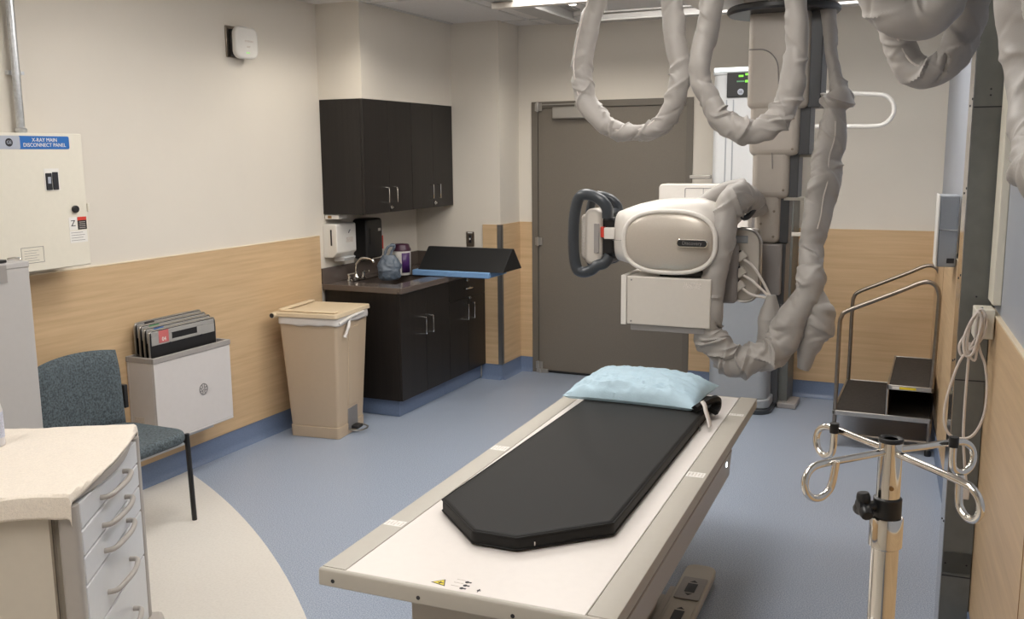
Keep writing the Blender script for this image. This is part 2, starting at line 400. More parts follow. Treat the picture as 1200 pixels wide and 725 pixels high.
troffer(1.95, 4.75, .56, 1.16, 'added rectangular fill light before the door and base cabinets')  # added out of view to lift the back wall, door and cabinets
def downlight(x, y, label, lit=True):
    t = thing('downlight', label, 'light', (x, y, H), 0, 'round downlights')
    m = MB(); m.lathe([(.098, -.001), (.098, -.006), (.085, -.010), (.078, -.006), (.078, -.001)], 32); m.build('trim_ring', 'grid', t)
    m = MB(); m.cyl((0, 0, -.006), .077, .004, n=32); m.build('lens', 'lampdown', t)
    l = bpy.data.lights.new('downlight_lamp', 'SPOT'); l.energy = DOWNLIGHT; l.color = (1, .93, .82); l.spot_size = radians(150); l.spot_blend = .6; l.shadow_soft_size = .05
    lo = bpy.data.objects.new('downlight_lamp', l); COL.objects.link(lo); lo.parent = t; lo.location = (0, 0, -.03)
    return t
downlight(1.496, 6.171, 'round lit downlight in the ceiling before the door')
downlight(0.75, 4.95, 'round downlight above the wall cabinets and waste bin')

# ---------------------------------------------------------------- exam table
T = thing('exam_table', 'long white exam table with grey rails and taupe pedestal in the middle of the floor', 'table', (2.437, 1.946, 0), 0.029)
TW, TL, TZ = .815, 2.195, .70
B('tabletop', 'tabletop', T, .074, TW-.076, .018, TL-.01, TZ-.035, TZ, .002)
for (xa, xb) in ((0, .073), (TW-.075, TW)):
    m = MB(); m.extr([(xa, TZ-.04), (xa, TZ-.004), (xa+.004, TZ+.002), (xb-.003, TZ+.002), (xb, TZ), (xb, TZ-.04)], 'y', .018, TL)
    m.build('side_rail', 'rail', T, .001)
m = MB(); m.extr([(0, TZ-.046), (0, TZ-.006), (.004, TZ+.001), (.017, TZ+.002), (.017, TZ-.046)], 'x', 0, TW)
er = m.build('end_rail', 'rail', T, .004)
for xx in (.045, .30, .56, TW-.05):
    MB().cyl((xx, -.0015, TZ-.028), .0055, .004, 'y', 14).build('screw', 'ink', er)
B('end_rail', 'rail', T, .074, TW-.076, TL-.01, TL+.002, TZ-.04, TZ-.001, .001)
B('under_slot', 'black', T, .03, TW-.006, .03, TL-.03, TZ-.052, TZ-.04)
# side skirt, narrowing undercarriage, pedestal
m = MB(); m.extr([(TW-.002, TZ-.052), (TW-.006, TZ-.075), (TW-.012, TZ-.16), (TW-.05, TZ-.20), (.26, TZ-.20), (.245, TZ-.16), (.245, TZ-.075), (.245, TZ-.052)], 'y', .06, 1.60)
sk = m.build('side_skirt', 'tableside', T, .004)
m = MB(); m.cyl((TW-.011, 1.50, TZ-.085), .010, .006, 'x', 16); m.build('indicator_lamp', 'led', T)
m = MB(); m.extr([(.24, .24), (.60, .24), (.60, .52), (.24, .52)], 'y', .07, 1.52)
m.build('pedestal_body', 'tableside', T, .01)
lb = m = MB(); m.box(.275, .44, .065, .0695, .60-.17, .475); m.build('rating_label', 'labelgrey', T)
B('pedestal_body', 'tableside', T, .27, .57, .14, 1.45, .03, .26, .015)
m = MB(); m.prism(rrect(.38, 1.40, .06, 6, .42, .85), 0, .03); m.build('floor_base', 'tableside', T, .006)
# foot pedal bar on the right side
m = MB(); m.prism(rrect(.125, 1.3, .045, 6, .665, 1.18), .015, .05); fp = m.build('foot_pedal_bar', 'rail', T, .006)
m = MB(); m.box(.58, .62, .75, 1.6, .012, .045); m.build('pedal_bracket', 'tableside', T, .004)
for i in range(4):
    y0 = .75+.245*i
    pd = MB().prism(rrect(.10, .20, .01, 3, .668, y0+.1), .050, .056).build('pedal_pad', 'midgrey' if i % 2 else 'rail', fp, .002)
    m = MB(); m.box(.648, .688, y0+.06, y0+.14, .0562, .0568)
    for sgn in (-1, 1):
        m.prism([(.668-.015, y0+.1+sgn*.052), (.668+.015, y0+.1+sgn*.052), (.668, y0+.1+sgn*.07)], .0562, .0568)
    m.build('pedal_symbol', 'ink', pd, smooth=False)
# round emblem on the skirt
m = MB(); m.cyl((.595, 1.02, .37), .034, .010, 'x', 28); em = m.build('round_emblem', 'blue', T, .002)
m = MB(); m.tube([(.606, 1.02+.024*cos(a), .37+.024*sin(a)) for a in [i*pi/8 for i in range(16)]], .003, 6, True, smooth=1); m.build('emblem_ring', 'chrome', em)
# printed marks on the top
m = MB(); m.prism([(.317, .040), (.345, .066), (.360, .031)], TZ, TZ+.0006); wl = m.build('warning_label', 'ink', T, smooth=False)
m = MB(); m.prism([(.322, .041), (.344, .061), (.356, .034)], TZ+.0007, TZ+.0011); m.build('warning_face', 'yellow', wl, smooth=False)
m = MB(); m.box(.335, .350, .042, .045, TZ+.0012, TZ+.0015).box(.339, .343, .038, .049, TZ+.0012, TZ+.0015); m.build('warning_symbol', 'ink', wl, smooth=False)
m = MB()
for (a, b) in ((.404, .072), (.407, .053), (.405, .036)):
    m.cyl((a, b, TZ), .0055, .0007, n=10); m.box(a+.004, a+.012, b-.002, b+.003, TZ, TZ+.0007)
m.box(.446, .456, .039, .042, TZ, TZ+.0007).box(.449, .452, .032, .048, TZ, TZ+.0007)
m.build('printed_symbols', 'ink', T, smooth=False)
m = MB()
for k in range(3): m.box(.372, .398, .078-.018*k, .080-.018*k, TZ, TZ+.0006)
m.build('printed_lines', 'labelgrey', T, smooth=False)
for (xa, xb, ya, yb) in ((.008, .068, .325, .365), (.008, .068, 1.10, 1.15), (TW-.070, TW-.010, 1.07, 1.12), (TW-.070, TW-.010, 1.88, 1.91)):
    s_ = MB().box(xa, xb, ya, yb, TZ+.002, TZ+.0026).build('white_sticker', 'paper', T, smooth=False)
    m = MB()
    for k in range(5): m.box(xa+.006+.011*k, xa+.011+.011*k, ya+.006+.006*(k % 2), yb-.012+.004*(k % 3), TZ+.0027, TZ+.003)
    m.build('sticker_print', 'labelgrey', s_, smooth=False)

# mattress
Rz = Matrix.Translation((2.437, 1.946, 0)) @ Matrix.Rotation(.029, 4, 'Z')
def tl(x, y, z=0.0): return Rz @ Vector((x, y, z))
ml = tl(.40, 1.1, TZ+.002)
MT = thing('exam_mattress', 'black vinyl mattress pad with a chamfered end lying on the exam table', 'mattress', ml, .029)
oc = [(-.272, -.625), (-.08, -.815), (.052, -.815), (.268, -.615), (.275, .90), (-.235, .90)]
m = MB(); m.prism(oc, 0.0, .046); mm = m.build('mattress_pad', 'blackvinyl', MT, .013, seg=4)
def piping(z):
    m = MB(); n = len(oc); P = []
    for i in range(n):
        a = Vector((*oc[i], z)); b = Vector((*oc[(i+1) % n], z))
        for k in range(8): P.append(a.lerp(b, k/8)*0.9985)
    m.tube(P, .0028, 6, True, smooth=1); return m
piping(.040).build('piping', 'blackvinyl', mm); piping(.006).build('piping', 'blackvinyl', mm)
m = MB(); m.tube([(.10, -.800, .022), (.103, -.806, .028), (.102, -.804, .034)], .0016, 6); m.build('stitch_mark', 'seam', mm)
# folded flap with white strap at the head end
m = MB(); m.tube([(.24, .60, .06), (.275, .66, .078), (.298, .72, .075), (.30, .74, .050), (.295, .70, .032)], .022, 10, rfun=lambda t, a, p: .024*(.35+.65*abs(cos(a))))
fp2 = m.build('folded_flap', 'blackvinyl', MT)
m = MB()
for k in range(20):
    pass
pth = spline([(.27, .60, .095), (.285, .575, .088), (.297, .55, .068), (.312, .53, .042), (.322, .51, .020)], 5)
v = []; f = []
for i, p in enumerate(pth):
    v += [(p.x-.004, p.y-.012, p.z), (p.x+.004, p.y+.012, p.z+.002)]
for i in range(len(pth)-1): f.append((2*i, 2*i+1, 2*i+3, 2*i+2))
m.add(v, f); m.build('white_strap', 'seam', MT, solid=.004)
m = MB(); m.tube([(.245, .60, .04), (.262, .575, .03), (.278, .53, .008), (.283, .50, .004)], .003, 6); m.build('grey_cord', 'midgrey', MT)

# pillow
def pillow_mesh(w, d, t, seed):
    m = MB(); n1, n2 = 64, 46; v = []; f = []
    def P(i, j, s):
        u = -1+2*i/n1; q = -1+2*j/n2
        e = (max(0, 1-abs(u)**2.6)*max(0, 1-abs(q)**2.4))**.52
        x = u*w/2*(1-.07*(1-abs(u))*0-.055*(1-q*q)*abs(u)**3); y = q*d/2*(1-.09*(1-u*u)*abs(q)**3*1.0)
        z = s*t/2*e
        edge = max(abs(u), abs(q))
        if s > 0:
            nz = noise.noise(Vector((u*2.2+seed, q*5.0, .3)))*.010+noise.noise(Vector((u*5+q*7+seed, q*9-u*4, 3.3)))*.009
            rd = 1-abs(noise.noise(Vector((u*3.2+q*2.5+seed*2, q*6.5-u*1.5, 7.1))))*4
            z += (nz+max(0, rd)*.006*(1+max(0, -q)*1.0))*min(1, e*1.6)
        else: z = max(z, -.012)*1.0
        return (x, y, z)
    for s in (1, -1):
        for j in range(n2+1):
            for i in range(n1+1): v.append(P(i, j, s))
    A = (n1+1)*(n2+1)
    for j in range(n2):
        for i in range(n1):
            a = j*(n1+1)+i; f.append((a, a+1, a+n1+2, a+n1+1)); f.append((A+a, A+a+n1+1, A+a+n1+2, A+a+1))
    def ring():
        return [i for i in range(n1+1)]+[(j+1)*(n1+1)-1 for j in range(1, n2+1)]+[n2*(n1+1)+i for i in range(n1-1, -1, -1)]+[j*(n1+1) for j in range(n2-1, 0, -1)]
    r = ring()
    for k in range(len(r)): a, b = r[k], r[(k+1) % len(r)]; f.append((a, A+a, A+b, b))
    return m.add(v, f)
PL = pillow_mesh(.575, .43, .165, 3.1).build('pillow', 'pillow', None)
pc = tl(.365, 1.925, TZ+.062); PL.location = pc; PL.rotation_euler = (0, 0, .029-.035)
tag(PL, 'pale blue crinkled pillow at the head of the black mattress', 'pillow')

# ---------------------------------------------------------------- crumpled sleeves
def facet_field(seed, L, nth, ds):
    """random heights on a jittered triangular lattice wrapped round the tube: gives tented cloth folds with crisp creases"""
    rnd = random.Random(seed); rows = []; z = 0.0; zs = []
    while z < L+3*ds:
        zs.append(z); z += ds*rnd.uniform(.6, 1.5)
    for k in range(len(zs)): rows.append([rnd.uniform(-1, 1) for _ in range(nth)])
    tw = rnd.uniform(2.0, 4.0)
    def f(s_, a):
        k = 0
        lo, hi = 0, len(zs)-2
        while lo < hi:
            md = (lo+hi+1)//2
            if zs[md] <= s_: lo = md
            else: hi = md-1
        k = lo; t = (s_-zs[k])/(zs[k+1]-zs[k]); t = max(0, min(1, t))
        u = ((a/(2*pi)+s_*tw*.35) % 1.0)*nth
        # lattice shifts half a cell each row
        def val(row, uu):
            uu = (uu+(.5 if row % 2 else 0)) % nth; i0 = int(uu); fr_ = uu-i0
            return rows[row][i0 % nth]*(1-fr_)+rows[row][(i0+1) % nth]*fr_
        # shear so that creases run diagonally, like twisted cloth
        d = .9*(1 if k % 2 else -1)
        return val(k, u+d*t*.5)*(1-t)+val(k+1, u-d*(1-t)*.5)*t
    return f
def sleeve(path, r, seed, k=14, n=56, amp=.22, flat=0.0, rprof=None):
    m = MB(); P = spline(path, k)
    acc = [0]
    for i in range(len(P)-1): acc.append(acc[-1]+(P[i+1]-P[i]).length)
    Lr = acc[-1]
    N = max(20, int(Lr/.0045)); Q = []; j = 0
    for i in range(N+1):
        s = Lr*i/N
        while j < len(acc)-2 and acc[j+1] < s: j += 1
        t = (s-acc[j])/max(1e-6, acc[j+1]-acc[j]); Q.append(P[j].lerp(P[j+1], t))
    C = []
    for i, p in enumerate(Q):      # let the centre line wander slightly
        s = Lr*i/N
        C.append(p+Vector((noise.noise(Vector((s*7, seed, 1))), noise.noise(Vector((s*7, seed, 5))), noise.noise(Vector((s*7, seed, 9)))))*r*.22)
    # local curvature drives how crumpled the cloth is
    W = 9; bend = []
    for i in range(N+1):
        a_, b_ = Q[max(0, i-W)], Q[min(N, i+W)]; c_ = Q[i]
        u, w = (c_-a_), (b_-c_)
        bend.append(u.angle(w)/(u.length+w.length)*2 if u.length > 1e-6 and w.length > 1e-6 else 0)
    act = []
    for i in range(N+1):
        q = bend[max(0, i-12):i+13]; act.append(min(1.0, .30+sum(q)/len(q)/9.0))
    f1 = facet_field(seed*10, Lr, 4, .13); f2 = facet_field(seed*10+3, Lr, 7, .035)
    rnd = random.Random(seed*7+1); CR = []
    s = 0.0
    while s < Lr:
        A_ = act[min(N, int(s/Lr*N))]
        CR.append((s, rnd.uniform(0, 2*pi), rnd.choice((-1, 1))*rnd.uniform(.25, 1.1)*r, rnd.uniform(.7, 1.5), rnd.uniform(.10, .30)*A_*(1 if rnd.random() < .7 else -.8), rnd.uniform(.006, .016)*(1.7-A_)))
        s += rnd.uniform(.006, .020)/A_
    def rf(t, a, p):
        s = t*Lr; A_ = act[min(N, int(t*N+.5))]
        q = 1+amp*(.50*f1(s, a)+.42*A_*f2(s, a))
        ext = 0
        for (s0, a0, sl, ha, hgt, wd) in CR:
            if abs(s-s0) > .11: continue
            da = (a-a0+pi) % (2*pi)-pi
            if abs(da) > ha: continue
            d = (s-s0)-sl*da
            e = 1-d/wd if d > 0 else 1+d/(wd*2.2)
            if e > 0: ext += hgt*e*(1-(da/ha)**2)
        q += max(-.3, min(.42, ext))*(amp/.25)
        return r*(rprof(t) if rprof else 1)*q*(1+(flat+.10)*cos(2*(a+s*3.0+seed)))
    m.tube(C, r, n, smooth=1, rfun=rf)
    return m, C
def seamline(Q, r, off, name, parent, a0, rr=.0035):
    """zipper tape along the sleeve"""
    P = []
    for i, p in enumerate(Q[::3]):
        P.append(p+Vector(off)*r)
    MB().tube(P, rr, 6, smooth=1).build(name, 'seam', parent)

def hang_sleeve(label, path, r, seed, amp=.22, seam=None, flat=0, rprof=None, seg=(0, 1)):
    m, Q = sleeve(path, r, seed, amp=amp, flat=flat, rprof=rprof)
    o = m.build('cable_sleeve', 'sleeve', None); tag(o, label, 'cable sleeve', None)
    if seam:
        a, b = int(seg[0]*len(Q)), int(seg[1]*len(Q)); seamline(Q[a:b], r, seam, 'zipper_tape', o, 0)
    return o
H1 = [(2.447, 4.15, 2.60), (2.428, 4.15, 2.451), (2.392, 4.15, 2.336), (2.36, 4.15, 2.162), (2.373, 4.15, 2.064), (2.414, 4.14, 1.98), (2.488, 4.13, 1.902), (2.581, 4.13, 1.866), (2.706, 4.14, 1.887), (2.782, 4.15, 1.962), (2.817, 4.15, 2.085), (2.82, 4.15, 2.142), (2.79, 4.15, 2.312), (2.773, 4.15, 2.426), (2.763, 4.15, 2.60)]
hang_sleeve('grey fabric sleeve loop hanging from the ceiling, leftmost of the hanging loops', H1, .043, 1.3, seam=(-.55, -.86, .25), seg=(.08, .6), amp=.30)
H2 = [(2.962, 4.1, 2.60), (2.954, 4.1, 2.407), (2.939, 4.1, 2.297), (2.927, 4.1, 2.19), (2.925, 4.1, 2.078), (2.953, 4.1, 2.006), (3.01, 4.08, 1.916), (3.115, 4.07, 1.866), (3.206, 4.08, 1.884), (3.266, 4.1, 1.951), (3.295, 4.1, 2.063), (3.311, 4.1, 2.171), (3.307, 4.1, 2.275), (3.30, 4.1, 2.382), (3.292, 4.1, 2.60)]
hang_sleeve('grey fabric sleeve loop hanging in front of the upper x-ray column', H2, .048, 5.7, seam=(-.2, -.95, .1), seg=(.03, .3), amp=.30)
H3 = [(3.346, 4.63, 2.60), (3.362, 4.63, 2.452), (3.379, 4.62, 2.332), (3.387, 4.62, 2.216), (3.413, 4.60, 2.10), (3.43, 4.58, 2.045), (3.418, 4.58, 1.972), (3.41, 4.56, 1.853), (3.395, 4.55, 1.729), (3.395, 4.50, 1.61), (3.375, 4.45, 1.463), (3.362, 4.42, 1.34), (3.365, 4.38, 1.27), (3.363, 4.35, 1.185), (3.319, 4.35, 1.071), (3.265, 4.34, .938), (3.173, 4.32, .862), (3.069, 4.31, .84), (2.980, 4.31, .882), (2.930, 4.31, .966), (2.930, 4.31, 1.063), (2.945, 4.31, 1.172), (2.968, 4.32, 1.28), (2.985, 4.33, 1.387), (2.991, 4.35, 1.477), (3.008, 4.38, 1.55), (3.035, 4.46, 1.585), (3.06, 4.55, 1.56), (3.06, 4.60, 1.53)]
def h3r(t):
    if t < .15: return .56-.10*t/.15
    if t < .185: return .46+.10*(t-.15)/.035
    if t < .200: return .56+.72*(t-.185)/.015
    if t < .218: return 1.28-.62*(t-.200)/.018
    if t < .25: return .66+.22*(t-.218)/.032
    if t < .46: return .88
    return 1.0
hang_sleeve('long crumpled grey sleeve drooping from the column top down to the x-ray tube', H3, .064, 9.1, seam=(.25, -.88, 0), seg=(.235, .40), amp=.33, rprof=h3r)
m, Q = sleeve([(3.355, 4.36, 1.24), (3.378, 4.37, 1.13), (3.392, 4.38, 1.02), (3.378, 4.38, .92), (3.345, 4.38, .81)], .062, 4.2, amp=.35, rprof=lambda t: .65+.55*sin(pi*min(1, t*1.25)) if t < .8 else .65+.55*.0-(t-.8)*1.2+.0)
tag(m.build('sleeve_flap', 'sleeve', None), 'loose end of grey fabric hanging beside the drooping sleeve', 'cable sleeve')
m, Q = sleeve([(3.193, 4.42, 1.13), (3.195, 4.42, 1.08), (3.193, 4.42, 1.03), (3.186, 4.42, .95), (3.182, 4.42, .89)], .052, 6.2, amp=.2, rprof=lambda t: .35+.65*min(1, t*2.2))
sm = m.build('cable_sleeve', 'sleeve', None); tag(sm, 'short small grey sleeve gathering the white connector cables', 'cable sleeve')

# near the top right corner of the photo
H4 = [(3.700, 3.12, 2.42), (3.718, 3.1, 2.216), (3.742, 3.1, 2.106), (3.770, 3.1, 2.036), (3.812, 3.1, 1.998), (3.862, 3.1, 2.018), (3.898, 3.1, 2.066), (3.921, 3.1, 2.131), (3.928, 3.1, 2.201), (3.93, 3.12, 2.42)]
hang_sleeve('grey sleeve loop hanging near the right wall, with a smooth fold drooping over it', H4, .052, 2.2, amp=.24, seam=(-.1, -.9, .35), seg=(.3, .5), rprof=lambda t: .72+.38*t)
# smooth fold: a wide half-flattened sleeve draping in front
m, Q = sleeve([(3.66, 2.92, 2.30), (3.735, 2.9, 2.165), (3.80, 2.9, 2.135), (3.85, 2.9, 2.165), (3.905, 2.93, 2.32)], .060, 8.4, amp=.12)
tag(m.build('cable_sleeve', 'sleeve', None), 'smooth grey sleeve fold drooping across the loop by the right wall', 'cable sleeve')
m, Q = sleeve([(4.022, 2.36, 2.42), (4.017, 2.32, 2.20), (4.030, 2.3, 2.09), (4.050, 2.28, 1.98), (4.062, 2.22, 1.875), (4.07, 2.1, 1.77), (4.075, 1.95, 1.73), (4.07, 1.8, 1.78), (4.05, 1.65, 2.0), (4.0, 1.6, 2.42)], .064, 3.7, amp=.18)
tag(m.build('cable_sleeve', 'sleeve', None), 'thick grey sleeve hanging closest to the camera at the right edge of the photo', 'cable sleeve')

# ---------------------------------------------------------------- ceiling rails
def rail(label, x0, y0, x1, y1, z0, z1, w):
    t = thing('ceiling_rail', label, 'rail', ((x0+x1)/2, (y0+y1)/2, z0))
    dx, dy = (x1-x0)/2, (y1-y0)/2
    along_y = abs(dy) > abs(dx)
    a = w/2; hgt = z1-z0
    prof = [(-a, 0), (a, 0), (a, .014), (.35*a, .016), (.35*a, hgt-.014), (a, hgt-.012), (a, hgt), (-a, hgt), (-a, hgt-.012), (-.35*a, hgt-.014), (-.35*a, .016), (-a, .014)]
    m = MB(); m.extr(prof, 'y' if along_y else 'x', -(dy if along_y else dx), dy if along_y else dx)
    m.build('rail_profile', 'steelrail', t, .002)
    m = MB()
    n = 3
    for i in range(n):
        s = -0.85+1.7*i/(n-1)
        px, py = (0, s*dy) if along_y else (s*dx, 0)
        m.box(px-.02, px+.02, py-.02, py+.02, hgt, H-z0-.002)
    m.build('hanger', 'grid', t)
    return t
M['steelrail'] = new_mat('satin aluminium rail', (0.50, 0.49, 0.475), 0.48, metal=0.7, noise_amt=0.02)
rail('satin metal ceiling track running towards the door, left one', 1.625, 0.6, 1.625, 5.93, 2.60, 2.69, .14)
rail('satin metal ceiling track above the right side of the table', 3.62, 0.6, 3.62, 5.90, 2.60, 2.69, .10)
rail('satin metal cross track above the door side of the room', 1.71, 5.93, 3.56, 5.93, 2.60, 2.66, .10)
m = MB(); m.tube([(1.84, 5.45, 2.705), (2.0, 5.5, 2.70), (2.15, 5.52, 2.71), (2.25, 5.5, 2.72)], .006, 6); 
M['greencable'] = new_mat('green cable', (0.02, 0.22, 0.14), 0.4)
tag(m.build('green_cable', 'greencable', None), 'thin green cable lying above the ceiling rails', 'cable')

# ---------------------------------------------------------------- overhead x-ray tube
X = thing('overhead_xray_unit', 'ceiling mounted x-ray unit with telescoping taupe column and oval tube head', 'x-ray machine', (3.16, 4.68, 0))
xo, yo = 3.16, 4.68
def XB(name, mat, x0, x1, y0, y1, z0, z1, bevel=0, seg=3, parent=None):
    return B(name, mat, parent or X, x0-xo, x1-xo, y0-yo, y1-yo, z0, z1, bevel, seg)
XB('carriage', 'machine', 2.72, 3.60, 4.45, 4.90, 2.475, 2.565, .01)
for yb in (4.36, 4.92): XB('bridge_beam', 'machine', 1.56, 3.68, yb-.03, yb+.03, 2.566, 2.598, .003)
m = MB(); m.lathe([(.12, 2.405), (.245, 2.405), (.255, 2.415), (.255, 2.430), (.245, 2.440), (.12, 2.440)], 48); m.T = Matrix.Identity(4)
m.build('column_collar', 'black', X)
XB('carriage_bearing', 'machine', 3.0, 3.36, 4.55, 4.83, 2.43, 2.475, .01)
def stage(x0, x1, y0, y1, z0, z1, tr):
    s = XB('column_stage', 'taupe', x0, x1, y0, y1, z0, z1, .03, 4)
    # dark track on the right flank
    XB('column_track', 'track', x1-.004, x1+tr, y0+.03, y1-.02, z0+.004, z1, .004, 2, None)
    return s
stage(3.020, 3.298, 4.585, 4.84, 1.975, 2.42, .052)
stage(3.034, 3.262, 4.600, 4.82, 1.760, 2.10, .045)
stage(3.050, 3.222, 4.612, 4.80, 1.560, 1.90, .040)
stage(3.066, 3.185, 4.622, 4.78, 1.345, 1.70, .040)
# curved cover lips where each stage meets the next
for (xa, xb, yy, zt) in ((3.028, 3.20, 4.581, 2.245), (3.036, 3.20, 4.594, 2.045), (3.052, 3.17, 4.607, 1.86)):
    m = MB(); P = [(xa-xo, yy-yo, zt)]
    for i in range(9):
        a = pi/2*i/8; P.append((xa+.045+(xb-xa-.06)*sin(a)*.8-xo, yy-yo, zt-.10*(1-cos(a))))
    P.append((P[-1][0]+.004, yy-yo, zt-.16))
    m.tube(P, .0028, 6, smooth=2); m.build('cover_lip', 'midgrey', X)
for (xx, yy, zz) in ((3.272, 4.583, 2.01), (3.272, 4.583, 2.16), (3.236, 4.598, 1.79), (3.236, 4.598, 1.93), (3.16, 4.620, 1.38), (3.16, 4.620, 1.50), (3.10, 4.620, 1.44), (3.20, 4.61, 1.60)):
    MB().cyl((xx-xo, yy-.002-yo, zz), .006, .006, 'y', 12).build('screw', 'darksteel', X)
XB('stage_plate', 'rail', 3.24, 3.40, 4.66, 4.76, 1.752, 1.764)
XB('stage_plate', 'rail', 3.20, 3.37, 4.64, 4.76, 1.552, 1.566)
XB('lower_bracket', 'midgrey', 3.09, 3.20, 4.62, 4.78, 1.10, 1.345, .008)
XB('lower_bracket', 'track', 3.175, 3.215, 4.66, 4.80, 1.05, 1.345, .005)
# tube body: superelliptical housing along x
def tubebody():
    m = MB(); v = []; f = []; n = 40
    # stations along x: x, z centre, half height, half depth
    S = [(2.477, 1.388, .112, .085), (2.482, 1.388, .118, .092), (2.52, 1.391, .130, .105), (2.58, 1.394, .148, .122), (2.66, 1.398, .163, .135), (2.74, 1.400, .171, .142), (2.82, 1.401, .172, .144), (2.88, 1.402, .168, .140), (2.925, 1.405, .150, .128), (2.955, 1.408, .120, .105), (2.972, 1.41, .085, .075), (2.980, 1.41, .045, .04)]
    for (x, zc, hh, hd) in S:
        for k in range(n):
            a = 2*pi*k/n; c, s = cos(a), sin(a); e = 2/2.7
            v.append((x-xo, 4.375-yo+math.copysign(abs(c)**e, c)*hd, zc+math.copysign(abs(s)**e, s)*hh))
    for i in range(len(S)-1):
        for k in range(n):
            q = (k+1) % n; f.append((i*n+k, i*n+q, (i+1)*n+q, (i+1)*n+k))
    f.append(tuple(range(n-1, -1, -1))); f.append(tuple(range((len(S)-1)*n, len(S)*n)))
    return m.add(v, f)
tb = tubebody().build('tube_housing', 'machine2', X)
def sup(cx, cz, a, b, e=2.6, n=56):
    return [(cx+math.copysign(abs(cos(t))**(2/e), cos(t))*a, cz+math.copysign(abs(sin(t))**(2/e), sin(t))*b) for t in [2*pi*i/n for i in range(n)]]
# domed oval front cover
def dome(cx, cz, a, b, y0, dep, e=2.6):
    m = MB(); v = []; f = []; n = 56; K = 7
    for k in range(K+1):
        t = k/K; rr = cos(t*pi/2*.93); yy = y0-dep*sin(t*pi/2*.93)
        for (x, z) in sup(cx, cz, a*rr, b*rr, e): v.append((x-xo, yy-yo, z))
    for k in range(K):
        for i in range(n): j = (i+1) % n; f.append((k*n+i, k*n+j, (k+1)*n+j, (k+1)*n+i))
    f.append(tuple(range(n-1, -1, -1))); f.append(tuple(range(K*n, (K+1)*n)))
    return m.add(v, f)
ring = MB(); ring.tube([(x-xo, 4.240-yo, z) for x, z in sup(2.755, 1.376, .214, .140)], .011, 10, True, smooth=1)
ring.build('cover_bezel', 'machine2', X)
MB().extr([(x-xo, z) for x, z in sup(2.755, 1.376, .212, .138)], 'y', 4.24-yo, 4.30-yo).build('cover_base', 'machine2', X)
cov = dome(2.755, 1.376, .205, .131, 4.238, .030).build('oval_cover', 'oval', X)
m = MB(); m.extr([(x-xo, z) for x, z in rrect(.132, .028, .013, 6, 2.873, 1.377)], 'y', 4.196-yo, 4.225-yo); bd = m.build('name_badge', 'black', X, .001)
m = MB(); m.tube([(x-xo, 4.197-yo, z) for x, z in rrect(.138, .033, .0155, 6, 2.873, 1.377)], .0028, 6, True, smooth=1); m.build('badge_rim', 'chrome', bd)
text('badge_lettering', 'Discovery', .022, 'inkgrey', bd, (2.873-xo, 4.1955-yo, 1.377), FACE_NY)
XB('seam_line', 'midgrey', 2.478, 2.54, 4.262, 4.268, 1.374, 1.376)
# control console with wrap-round handle at the tube's left end
m = MB(); m.extr([(x-xo, z) for x, z in rrect(.085, .27, .035, 6, 2.375, 1.385)], 'y', 4.27-yo, 4.50-yo); cons = m.build('console', 'machine', X, .02, seg=3)
MB().extr([(x-xo, z) for x, z in rrect(.045, .215, .02, 5, 2.334, 1.385)], 'y', 4.285-yo, 4.485-yo).build('console_screen_bezel', 'labelgrey', cons, .01)
XB('console_rib', 'midgrey', 2.385, 2.41, 4.262, 4.275, 1.31, 1.45, .003, 2)
XB('console_arm', 'black', 2.40, 2.48, 4.30, 4.46, 1.29, 1.48, .02)
XB('red_latch', 'redhot', 2.415, 2.432, 4.272, 4.30, 1.385, 1.435, .002)
XB('latch_block', 'machine2', 2.432, 2.485, 4.270, 4.31, 1.378, 1.432, .004)
yF, yB = 4.26, 4.52
loop = [(2.455, yF, 1.48), (2.45, yF-.005, 1.530), (2.415, yF-.01, 1.568), (2.355, yF-.01, 1.588), (2.315, yF-.01, 1.57), (2.295, yF-.01, 1.50), (2.287, yF-.01, 1.40), (2.290, yF-.01, 1.30), (2.305, yF-.01, 1.235), (2.335, yF-.01, 1.218), (2.375, yF-.01, 1.228), (2.405, yF-.005, 1.252), (2.44, yF, 1.265), (2.462, yF+.01, 1.30)]
m = MB(); m.tube([(x-xo, y-yo, z) for x, y, z in loop], .027, 16); m.build('handle_loop', 'darkgrey', X)
loop2 = [(x*.92+2.46*.08, y+.17, z*.94+1.395*.06) for x, y, z in loop]
m = MB(); m.tube([(x-xo, y-yo, z) for x, y, z in loop2], .022, 14); m.build('handle_loop', 'darkgrey', X)
for (x, z) in ((2.345, 1.578), (2.345, 1.225), (2.45, 1.50), (2.45, 1.275)):
    m = MB(); m.tube([(x-xo, yF-.01-yo, z), (x-.004-xo, yF+.11-yo, z), (x-xo, yF+.16-yo, z)], .018, 12); m.build('handle_bridge', 'darkgrey', X)
# collimator box
m = MB(); m.box(2.56-xo, 2.955-xo, 4.235-yo, 4.52-yo, .985, 1.212); co = m.build('collimator_box', 'machine', X, .004)
XB('collimator_side_plate', 'machine2', 2.533, 2.5595, 4.23, 4.525, .982, 1.216, .003)
XB('filter_rail', 'midgrey', 2.575, 2.93, 4.25, 4.51, .955, .9845, .003)
XB('warning_label', 'labelgrey', 2.83, 2.91, 4.2335, 4.2352, 1.165, 1.195, 0)
for (x, z) in ((2.582, 1.195), (2.582, 1.0)): MB().cyl((x-xo, 4.232-yo, z), .004, .004, 'y', 10).build('screw', 'inkgrey', X)
XB('collimator_pivot', 'black', 2.70, 2.95, 4.28, 4.46, 1.21, 1.245, .008)
